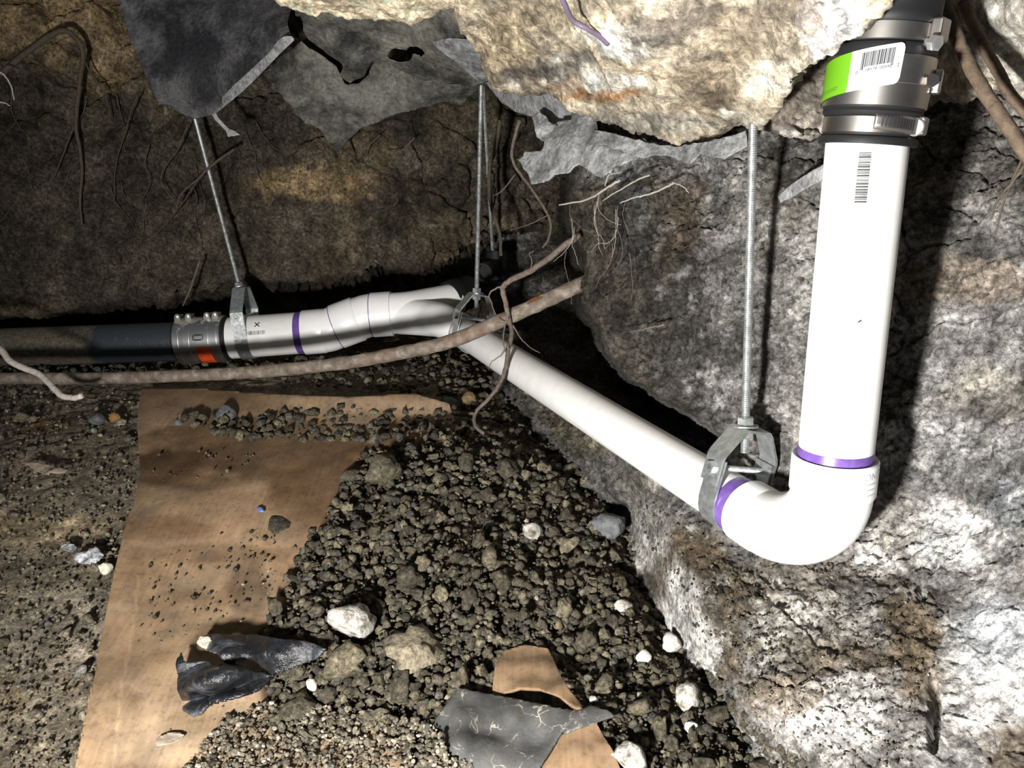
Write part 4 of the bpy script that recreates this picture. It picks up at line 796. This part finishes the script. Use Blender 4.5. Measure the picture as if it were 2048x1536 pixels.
# black plastic lump, two lobes
t = empty('black_plastic_lump', floor_hit(500, 1400)); tag(t, 'shiny torn lump of black plastic lying on the cardboard', 'plastic scrap')
lz = lambda x, y: .020 + .040 * np.exp(-(((x - 450) / 100) ** 2 + ((y - 1350) / 45) ** 2)) + .010 * np.sin(y / 9.0 + x / 30)
sheet('lower_lobe', [(366, 1322), (372, 1306), (384, 1318), (420, 1316), (436, 1330), (470, 1322), (520, 1336), (560, 1340), (540, 1360), (528, 1372), (490, 1388), (430, 1402), (418, 1418), (400, 1424), (374, 1416), (368, 1370)], on_floor(lambda x, y: lz(x, y) + .004, True), 3.5, M['gloss'], None, amp=.008, fs=20, seed=381, parent=t, th=.003)
sheet('upper_lobe', [(406, 1282), (414, 1270), (436, 1268), (470, 1272), (520, 1266), (560, 1272), (620, 1280), (660, 1290), (640, 1310), (590, 1330), (550, 1344), (500, 1340), (468, 1320), (450, 1302), (420, 1294)], on_floor(lambda x, y: .030 + .028 * np.exp(-(((x - 500) / 110) ** 2 + ((y - 1300) / 30) ** 2)) + .006 * np.sin(x / 17.0), True), 3.5, M['gloss'], None, amp=.008, fs=20, seed=383, parent=t, th=.003)
sheet('pale_tip', [(405, 1284), (412, 1272), (428, 1274), (436, 1284), (446, 1294), (440, 1300), (422, 1294)], on_floor(.044, True), 2.5, M['palestone'], None, amp=.003, seed=385, parent=t, th=.006)

# ------------------------------------------------------------------ roots, bars, wire
def jit_path(pts, per=7, j=.003, seed=0):
    s = spline(pts, per); r = np.random.default_rng(seed); return [p + (r.normal(0, j, 3) if 0 < i < len(s) - 1 else 0) for i, p in enumerate(s)]
def root(name, label, matl, strands, group=None, cat='root', n=7):
    mb = MB()
    for k, (pts, r0, r1) in enumerate(strands):
        s = jit_path([P(*p) for p in pts], 6, .0003, k * 17 + len(pts)); tube(mb, s, list(np.linspace(r0, r1, len(s))), n, True, .05)
    o = mb.build(name, matl, smooth=True, sharp=0); tag(o, label, cat, group); return o
root('hanging_root', 'long brown root looping down over the water pipe and the sloping pipe', M['root'], [
    ([(1160, 470, 1.12), (1130, 490, 1.12), (1100, 515, 1.13), (1060, 542, 1.13), (1030, 556, 1.14), (1006, 574, 1.15), (1010, 600, 1.16), (1018, 640, 1.17), (1024, 665, 1.20), (1016, 700, 1.24), (1012, 735, 1.26), (998, 770, 1.25), (975, 800, 1.24), (952, 825, 1.24), (950, 850, 1.22), (968, 868, 1.20)], .0050, .0028),
    ([(1006, 572, 1.15), (990, 578, 1.15), (978, 590, 1.15), (984, 610, 1.15), (992, 630, 1.16)], .0016, .0009), ([(1018, 635, 1.16), (1005, 646, 1.16), (992, 640, 1.16)], .0010, .0006), ([(1060, 540, 1.13), (1064, 520, 1.13), (1058, 508, 1.13), (1068, 502, 1.13)], .0010, .0006),
    ([(1026, 650, 1.18), (1036, 668, 1.18), (1046, 682, 1.18), (1062, 696, 1.19), (1080, 706, 1.19)], .0013, .0006), ([(1010, 700, 1.22), (1000, 712, 1.22), (985, 722, 1.22), (978, 735, 1.22)], .0010, .0006), ([(1010, 650, 1.17), (1006, 680, 1.18), (1012, 705, 1.2)], .0010, .0007)])
root('pale_root', 'pale broken root crossing the water pipe at the left edge', M['rootpale'], [([(-220, 620, 1.66), (-120, 650, 1.45), (-40, 680, 1.30), (0, 698, 1.28), (20, 722, 1.26), (50, 737, 1.25), (78, 748, 1.24), (100, 768, 1.22), (122, 790, 1.20), (145, 796, 1.19), (163, 792, 1.18)], .0060, .0046)])
root('dangling_root', 'brown root curling down right of the middle rod', M['root'], [([(1040, 240, 1.30), (1028, 280, 1.32), (1025, 320, 1.34), (1050, 360, 1.35), (1075, 395, 1.34), (1100, 440, 1.33), (1098, 475, 1.33), (1085, 496, 1.33)], .0034, .0020), ([(1030, 350, 1.34), (1005, 380, 1.36), (986, 392, 1.38)], .0014, .0008), ([(1096, 430, 1.33), (1060, 448, 1.36), (1016, 462, 1.42)], .0013, .0007)])
root('dangling_root', 'twin brown root hanging close behind the middle rod', M['rootdark'], [([(1000, 240, 1.60), (990, 300, 1.62), (980, 330, 1.62), (980, 390, 1.63), (988, 430, 1.62), (1000, 470, 1.62), (1002, 512, 1.62)], .0050, .0036)])
root('bent_root', 'dark root crossing in front of the left rod', M['rootdark'], [([(470, 298, 1.60), (440, 318, 1.58), (415, 338, 1.57), (400, 355, 1.58), (375, 375, 1.60), (360, 392, 1.62), (352, 420, 1.64)], .0034, .0020), ([(400, 352, 1.58), (370, 400, 1.64), (330, 450, 1.69), (300, 480, 1.71)], .0018, .0008)])
root('forked_root', 'forked dark root spreading down the soil at upper left', M['rootdark'], [([(0, 150, 1.56), (60, 100, 1.55), (120, 62, 1.55), (150, 75, 1.56), (166, 105, 1.57), (160, 160, 1.60), (152, 250, 1.64), (160, 300, 1.66), (164, 350, 1.68), (160, 400, 1.70), (164, 450, 1.70)], .0065, .0026), ([(152, 240, 1.64), (130, 300, 1.66), (110, 350, 1.68), (98, 372, 1.69)], .0022, .0010), ([(160, 320, 1.67), (140, 340, 1.68), (130, 370, 1.69), (115, 390, 1.7)], .0018, .0009), ([(160, 100, 1.57), (178, 140, 1.6), (210, 190, 1.63), (222, 240, 1.66)], .0022, .0010)])
root('hair_root', 'thin dark root trailing left of the black flap', M['rootdark'], [([(275, 190, 1.60), (260, 230, 1.63), (250, 270, 1.66), (236, 310, 1.68), (230, 350, 1.69), (228, 410, 1.70)], .0016, .0008)])
root('hair_root', 'thin dark root looping beside the rod below the flap', M['rootdark'], [([(375, 250, 1.62), (355, 300, 1.64), (330, 335, 1.66), (322, 360, 1.67), (335, 385, 1.68), (352, 405, 1.69)], .0017, .0009), ([(298, 290, 1.68), (290, 330, 1.69), (300, 365, 1.69), (285, 400, 1.7)], .0012, .0008)])
root('hair_root', 'short grey root above the band coupling', M['root'], [([(400, 520, 1.66), (388, 555, 1.66), (378, 585, 1.66), (365, 612, 1.66)], .0028, .0015)])
root('hair_root', 'fine pale root bent on the dark soil above the wye', M['root'], [([(830, 275, 1.72), (815, 290, 1.72), (798, 303, 1.72), (770, 304, 1.73)], .0018, .0009), ([(760, 270, 1.70), (740, 290, 1.71), (732, 312, 1.72)], .0012, .0008)])
rr = random.Random(31)
for k in range(18):
    x, y = rr.uniform(20, 520), rr.uniform(150, 420); an = rr.uniform(1.2, 2.1); pts = []
    for q in range(6):
        jx = int(round((x + 380) / 4)); jy = int(round((y + 330) / 4)); pts.append((x, y, BWZ[jy, jx] - .008)); an += rr.uniform(-.45, .45); x += 26 * math.cos(an); y += 26 * abs(math.sin(an))
    root('fine_hair_root', 'hair-thin dark root clinging to the far soil wall left of the middle rod', M['rootdark'] if k % 3 else M['root'], [(pts, .0011, .0005)], group='hair-thin roots on the far soil wall', n=5)
root('pale_hair_root', 'white hair root at the far left edge', M['rootpale'], [([(-10, 142, 1.45), (8, 150, 1.45), (22, 172, 1.45), (28, 200, 1.45)], .0022, .0010), ([(-10, 203, 1.45), (10, 206, 1.45), (20, 212, 1.45)], .0016, .0008)])
root('pale_rootlet', 'long white rootlet pointing left from the corner of the clay wall', M['rootgrey'], [([(1240, 360, .99), (1215, 375, 1.0), (1190, 392, 1.02), (1165, 402, 1.04), (1140, 406, 1.05), (1118, 410, 1.06)], .0018, .0010), ([(1210, 372, 1.0), (1218, 350, .99), (1240, 345, .98)], .0010, .0006)])
root('pale_rootlet', 'white rootlet slanting across the dark clay right of the wall corner', M['rootgrey'], [([(1350, 365, .93), (1330, 375, .935), (1300, 388, .95), (1270, 395, .96), (1240, 406, .975)], .0015, .0008), ([(1345, 365, .93), (1365, 372, .92), (1378, 386, .92)], .0010, .0006), ([(1300, 350, .95), (1270, 362, .96), (1240, 380, .97), (1205, 402, .99)], .0012, .0007)])
rr = random.Random(77)
for k in range(14):
    x, y = rr.uniform(1120, 1260), rr.uniform(370, 520); z = np.interp(x, [1120, 1180, 1280], [1.12, 1.06, .985]); pts = [(x, y, z)]; an = rr.uniform(.9, 2.2)
    for q in range(5):
        an += rr.uniform(-.6, .6); x += 20 * math.cos(an) * rr.uniform(.4, 1); y += 22 * abs(math.sin(an)); pts.append((x, y, np.interp(x, [1100, 1180, 1320], [1.13, 1.06, .965])))
    root('fine_rootlet', 'fine greyish rootlet dangling from the corner of the clay wall above the water pipe', M['rootgrey'] if k % 2 == 0 else M['root'], [(pts, .0006, .0003)], group='fine rootlets at the clay wall corner', n=5)
root('fine_wall_root', 'thin root lying on the clay below the middle of the wall corner', M['root'], [([(1330, 650, .96), (1300, 655, .975), (1280, 660, .985), (1258, 664, 1.0)], .0013, .0007)])
root('hair_root', 'crossed hair roots in front of the clay at the right edge', M['rootdark'], [([(2050, 330, .62), (2020, 370, .63), (1995, 400, .64), (1985, 430, .65)], .0014, .0008), ([(2052, 300, .62), (2030, 350, .63), (2010, 395, .64), (1990, 470, .65)], .0012, .0007)])
def bar(name, label, pts, r, matl, cat):
    s = jit_path([P(*p) for p in pts], 8, .0002, 5); o = tube(MB(), s, r, 12, True, .04).build(name, matl, sharp=0); tag(o, label, cat); return o
bar('dirty_bar', 'rusty dirt-covered bar slanting down to the right edge past the coupling', [(1880, -10, .62), (1900, 40, .615), (1925, 100, .61), (1955, 160, .60), (1990, 215, .59), (2022, 262, .585), (2060, 320, .585), (2140, 430, .62), (2200, 500, .68)], .0052, M['rust'], 'bar')
bar('dirty_bar', 'second dark bar just right of and behind the rusty slanting bar', [(1925, 5, .66), (1950, 55, .655), (1975, 105, .65), (2000, 150, .64), (2022, 190, .635), (2060, 235, .635), (2150, 340, .66), (2200, 400, .70)], .0046, M['rust'], 'bar')
bar('loose_wire', 'purplish wire stub curving down from the overhead concrete', [(1118, -30, .68), (1130, 10, .70), (1146, 40, .72), (1172, 56, .725), (1196, 70, .735), (1216, 88, .745)], .0026, M['wire'], 'wire')

# ------------------------------------------------------------------ loose stones and clods
def ico(sub):
    import bmesh
    bm = bmesh.new(); bmesh.ops.create_icosphere(bm, subdivisions=sub, radius=1); V = np.array([v.co[:] for v in bm.verts]); Fc = np.array([[v.index for v in f.verts] for f in bm.faces]); bm.free(); return V, Fc
IC1, IC2, IC3 = ico(1), ico(2), ico(3)
def lump(V, seed, rough=.42, fl=(1, .85, .72)):
    nn = V / np.linalg.norm(V, axis=1, keepdims=True); d = 1 + rough * fbm(nn + seed * 3.1, 1.3, 3, seed) + rough * .28 * fbm(nn + seed, 9.0, 2, seed + 9) + rough * .7 * fbm(nn + seed, 3.4, 3, seed + 3, .7)
    q = nn * d[:, None]
    for k in range(5):      # a few flats, as broken clods have
        r = np.random.default_rng(seed * 7 + k); a = nrm(r.normal(size=3)); h = .62; s = q @ a; q = q - np.maximum(0, s - h)[:, None] * a * .8
    return q * np.array(fl)
CL_ME = []
for k in range(12):
    fl_ = ((1, .8, .6), (1, .95, .8), (1, .65, .55))[k % 3]; me = mesh_np('soil_clod', lump(IC3[0], 400 + k, .62, fl_), IC3[1], True); me.materials.append(M['clod']); CL_ME.append(me)
bvx, bvy, bvW = WR; 
def ground(px, py):
    """nearest visible ground: floor or bank"""
    p = heap_hit(np.array([px]), np.array([py]))[0]
    ix = int(round((px - bvx[0, 0]) / 3.2)); iy = int(round((py - bvy[0, 0]) / 3.2))
    if 0 <= ix < bvx.shape[1] and 0 <= iy < bvx.shape[0]:
        q = bvW[iy, ix]
        if (q - CAM) @ FWD < (p - CAM) @ FWD: return q, True
    return p, False
def stone(name, px, py, rpx, matl, label, cat, seed, fl=(1, .85, .75), sub=IC3, rough=.3, lift=.45, rot=None):
    p, _ = ground(px, py + rpx * .5); z = (p - CAM) @ FWD; r = rpx * z / F; me = mesh_np(name, lump(sub[0], seed, rough, fl) * r, sub[1], True); o = link(name, me, matl, None, p + np.array([0, 0, r * lift]))
    o.rotation_euler = rot or (random.uniform(-.4, .4), random.uniform(-.4, .4), random.uniform(0, 6.28)); tag(o, label, cat); return o
stone('rounded_stone', 705, 1250, 46, M['whitestone'], 'large rounded chalky grey stone in the middle of the heap', 'stone', 1, (1, .95, .85), lift=.8, rough=.5)
stone('crumbly_lump', 830, 1290, 58, M['tanclod'], 'big crumbly tan lump right of the chalky stone', 'clod', 2, (1, .9, .6), rough=.7, lift=.4)
stone('pale_chip', 1342, 1295, 25, M['chip'], 'white chip resting at the foot of the bank', 'stone', 3, lift=.9)
stone('pale_chip', 1288, 1318, 17, M['chip'], 'smaller white chip just left of the one at the bank foot', 'stone', 4, lift=.9)
stone('chalky_lump', 1376, 1388, 34, M['whitestone'], 'broken chalky lump below the white chips', 'stone', 5, rough=.5)
stone('chalky_lump', 1262, 1508, 44, M['whitestone'], 'chalky crumbled lump at the bottom edge right of the cardboard scrap', 'stone', 6, rough=.5)
stone('pale_chip', 1062, 1068, 22, M['whitestone'], 'pale chip high on the heap below the sloping pipe', 'stone', 7, lift=.9)
stone('pale_chip', 1247, 1210, 19, M['whitestone'], 'chalky chip on the heap next to the smooth cut bank', 'stone', 8)
stone('pale_chip', 1186, 1398, 11, M['chip'], 'small white cube-like chip beside the curled flap', 'stone', 9)
stone('pale_chip', 624, 1374, 15, M['palestone'], 'cream pebble right of the shiny black lump', 'stone', 10, lift=.9)
stone('pale_chip', 213, 1140, 15, M['palestone'], 'cream pebble at the left edge of the cardboard', 'stone', 12, lift=.9)
stone('pale_chip', 558, 1446, 16, M['palestone'], 'cream flat chip below the shiny black lump', 'stone', 13, (1, .8, .4))
stone('pale_chip', 1388, 1456, 18, M['chip'], 'white chip at lower right between dark clods', 'stone', 14)
stone('grey_stone', 450, 838, 25, M['greystone'], 'dark grey stone standing on the far cardboard edge', 'stone', 15, (1, .95, .95), lift=.8, rough=.2)
stone('grey_stone', 486, 874, 19, M['greystone'], 'grey pebble lying right in front of the dark stone on the cardboard', 'stone', 16, rough=.2)
stone('grey_stone', 362, 848, 17, M['greystone'], 'round dark pebble left of the dark stone on the cardboard', 'stone', 17, rough=.2)
stone('grey_stone', 810, 1452, 24, M['greystone'], 'angular slate-grey stone left of the dark sheet fragment', 'stone', 18, (1, .7, .6), rough=.5)
stone('grey_stone', 832, 806, 17, M['greystone'], 'round dark stone in the soil above the heap', 'stone', 19, rough=.2)
stone('tan_stone', 938, 797, 20, M['tanstone'], 'flat round tan stone in front of the wye', 'stone', 20, (1, .95, .6))
stone('grey_stone', 894, 806, 20, M['greystone'], 'grey stone beside the flat tan stone', 'stone', 22, (1, .8, .7))
stone('orange_stone', 232, 834, 13, M['orangestone'], 'orange pebble left of the cardboard corner', 'stone', 23)
stone('grey_stone', 196, 836, 17, M['greystone'], 'grey pebble beside the orange pebble', 'stone', 24)
stone('orange_stone', 715, 835, 13, M['orangestone'], 'orange brown pebble on the far right of the cardboard', 'stone', 25)
stone('soil_lump', 1210, 1045, 40, M['greystone'], 'large dark lump at the top of the heap against the bank', 'clod', 26, rough=.4)
stone('soil_lump', 560, 1050, 36, M['clod'], 'isolated dark lump on the cardboard left of the heap', 'clod', 27, rough=.4)
def patch(name, pts, lift, matl, label, cat, th=.001, amp=.006, seed=0, fs=40): return sheet(name, pts, on_floor(lift), 2.5, matl, label, th=th, amp=amp, fs=fs, seed=seed, cat=cat)
patch('crumpled_plastic', [(150, 1118), (160, 1106), (178, 1102), (190, 1096), (204, 1098), (212, 1110), (206, 1122), (184, 1128), (166, 1126)], .014, M['foil'], 'crumpled bit of clear plastic left of the cardboard', 'plastic scrap', amp=.016, seed=391)
patch('crumpled_plastic', [(122, 1094), (130, 1086), (150, 1087), (156, 1094), (148, 1102), (134, 1100)], .012, M['foil'], 'tiny pale plastic crumple beside the larger clear one', 'plastic scrap', amp=.010, seed=393)
patch('dry_leaf', [(318, 1478), (322, 1470), (340, 1462), (360, 1460), (372, 1466), (360, 1476), (340, 1484), (322, 1486)], .026, M['leaf'], 'flat tan leaf on the cardboard at lower left', 'leaf', seed=395)
patch('dry_leaf', [(52, 924), (80, 926), (110, 932), (140, 940), (132, 946), (100, 950), (76, 942)], .016, M['leaf'], 'dry curled leaf on the soil left of the cardboard', 'leaf', seed=397, amp=.01)
patch('blue_clip', [(516, 1016), (522, 1013), (530, 1017), (531, 1023), (524, 1023)], .028, M['blue'], 'tiny blue plastic bit on the cardboard', 'plastic bit', th=.002, amp=.001, seed=399)

HEAPV = [p for p in HEAP if p[1] < 1500 or p[0] == 800] ; HEAPV = [(x, min(y, 1570)) for x, y in HEAP]
STRIP = [(350, 860), (420, 845), (500, 860), (560, 840), (620, 838), (700, 830), (800, 840), (960, 840), (900, 900), (700, 905), (560, 905), (440, 895)]
LEFTG = [(-60, 780), (270, 780), (272, 900), (262, 1000), (232, 1120), (200, 1260), (180, 1400), (150, 1560), (-60, 1560)]
LOWER = [(400, 1530), (450, 1480), (520, 1440), (600, 1440), (700, 1450), (860, 1480), (960, 1590), (360, 1590)]
CARD = [(300, 960), (290, 1250), (210, 1500), (500, 1480), (560, 1100), (640, 980), (600, 920), (320, 920)]
BACKG = [(0, 735), (300, 735), (700, 715), (900, 700), (1000, 730), (1080, 800), (1000, 850), (860, 790), (700, 780), (420, 760), (0, 790)]
BANK = [(1060, 830), (1250, 940), (1420, 1080), (1500, 1130), (1560, 1200), (1560, 1400), (1480, 1380), (1400, 1280), (1330, 1160), (1250, 960)]
BANKR = [(1440, 1120), (1560, 1140), (1720, 1110), (1860, 1180), (1880, 1350), (1840, 1560), (1560, 1560), (1480, 1400)]
AVOID = [[(862, 1460), (918, 1376), (984, 1385), (990, 1330), (1050, 1288), (1096, 1296), (1166, 1420), (1124, 1462), (1190, 1440), (1250, 1560), (900, 1560)], [(366, 1322), (410, 1268), (560, 1266), (650, 1290), (540, 1360), (418, 1424), (370, 1418)]]
def sample(poly, n, seed):
    r = np.random.default_rng(seed); p = np.array(poly); out = np.zeros((0, 2))
    while len(out) < n:
        q = r.uniform(p.min(0), p.max(0), (n * 3, 2)); d, _, _ = sdf(poly, q[:, 0], q[:, 1]); ok = d > 0
        for a in AVOID: da, _, _ = sdf(a, q[:, 0], q[:, 1]); ok &= da < 4
        out = np.vstack([out, q[ok]])
    return out[:n]
# 300 clods that can be picked out one by one
cand = sample(HEAPV, 4000, 5); rg = np.random.default_rng(6); placed = []
for (x, y) in cand:
    r = float(np.clip(rg.gamma(3.2, 5.4) * (.62 + .5 * (y - 830) / 700), 8.5, 42))
    if len(placed) > 230: r = min(r, 13)
    if all((x - a) ** 2 + (y - b) ** 2 > (.78 * (r + c)) ** 2 for a, b, c in placed) and not any((x - a) ** 2 + (y - b) ** 2 < (c + r * .5) ** 2 for a, b, c in ((705, 1250, 46), (830, 1290, 52), (1342, 1295, 25), (1376, 1388, 34), (1262, 1508, 44))):
        placed.append((x, y, r))
    if len(placed) >= 300: break
for k, (x, y, r) in enumerate(placed):
    p, _ = ground(x, y + r * .4); z = (p - CAM) @ FWD; R = r * z / F
    o = bpy.data.objects.new('soil_clod', CL_ME[k % 12]); COL.objects.link(o); o.location = p + np.array([0, 0, R * .45]); o.scale = (R,) * 3; o.rotation_euler = tuple(rg.uniform(0, 6.28, 3))
    zone = ('in the upper heap, nearest the wye' if y < 1000 else 'on the left edge of the heap beside the cardboard' if x < 660 else 'near the foot of the clay bank' if x > 1180 and y < 1330 else
            'in the lower right corner of the heap' if x > 1180 else 'around the chalky stone and the tan lump' if x < 960 and y > 1160 else 'left of the dark sheet fragment' if y > 1400 else 'just behind the curled cardboard flap' if y > 1160 else 'in the middle of the heap')
    big_ = 'large' if r > 20 else 'small'
    tag(o, big_ + ' crumbly soil clod ' + zone, 'clod', big_ + ' clods ' + zone)
# countless crumbs between them
LUMPS1 = [lump(IC1[0], 500 + k, .75, (1, .7 + .03 * k, .6 + .03 * k)) for k in range(10)]
def crumbs(name, label, specs, seed):
    r = np.random.default_rng(seed); VV = []; FF = []; CC = []; off = 0
    for poly, n, r0, r1, pal, lift in specs:
        q = sample(poly, n, int(r.integers(1e6))); pw = heap_hit(q[:, 0], q[:, 1])
        for k in range(n):
            p = pw[k]; 
            if q[k, 0] > 1030: p, _ = ground(q[k, 0], q[k, 1])
            z = (p - CAM) @ FWD; R = (r0 + (r1 - r0) * r.random() ** 1.7) * z / F; a = r.uniform(0, 6.28, 3)
            m = np.array(Matrix.Rotation(a[0], 3, 'X') @ Matrix.Rotation(a[1], 3, 'Z')); V = LUMPS1[k % 10] @ m.T * R + p + np.array([0, 0, R * .35 + lift])
            c = np.array(pal[int(r.random() ** 1.3 * len(pal))]) * r.uniform(.7, 1.35); VV.append(V); FF.append(IC1[1] + off); CC.append(np.repeat(c[None], len(V), 0)); off += len(V)
    o = link(name, mesh_np(name, np.vstack(VV), np.vstack(FF), True, np.clip(np.vstack(CC), 0, .85)), M['crumb']); tag(o, label, 'soil', kind='stuff'); return o
D_ = [(.085, .075, .055), (.10, .087, .063), (.128, .111, .077), (.068, .061, .048), (.105, .094, .070), (.175, .152, .098), (.085, .08, .071), (.115, .10, .069)]
L_ = [(.22, .19, .142), (.19, .162, .12), (.25, .215, .16), (.29, .25, .185), (.20, .172, .13), (.31, .26, .17), (.23, .22, .20), (.17, .147, .11)]
S_ = [(.20, .17, .128), (.16, .14, .105), (.26, .225, .17), (.13, .115, .09), (.22, .19, .14), (.40, .36, .29)]
crumbs('loose_soil', 'fine loose dark soil crumbs filling the heap below the sloping pipe', [(HEAPV, 3600, 4, 15, D_, -.001), (HEAPV, 3200, 2, 5, D_, .001), (HEAPV, 60, 3, 9, S_, .002), (STRIP, 420, 3, 14, D_, .018), (BANK, 600, 1.8, 6, D_, 0), (BANKR, 1300, 1.3, 4.5, D_ + S_, 0), (BANKR, 45, 4, 9, D_ + S_, -.001)], 61)
crumbs('gravelly_soil', 'fine gravelly crumbs scattered on the floor left of the cardboard', [(LEFTG, 1900, 1.2, 6, L_, -.002), (LEFTG, 90, 6, 18, L_, -.005), (BACKG, 800, 2.5, 12, D_, .002)], 62)
crumbs('cardboard_grit', 'fine grit scattered over the cardboard', [(CARD, 420, 1.2, 4.5, D_ + S_, .018), (LOWER, 2300, 1.5, 8, S_, .021), (LOWER, 90, 6, 13, S_ + D_, .020), (CARD, 60, 3, 8, D_, .018)], 63)
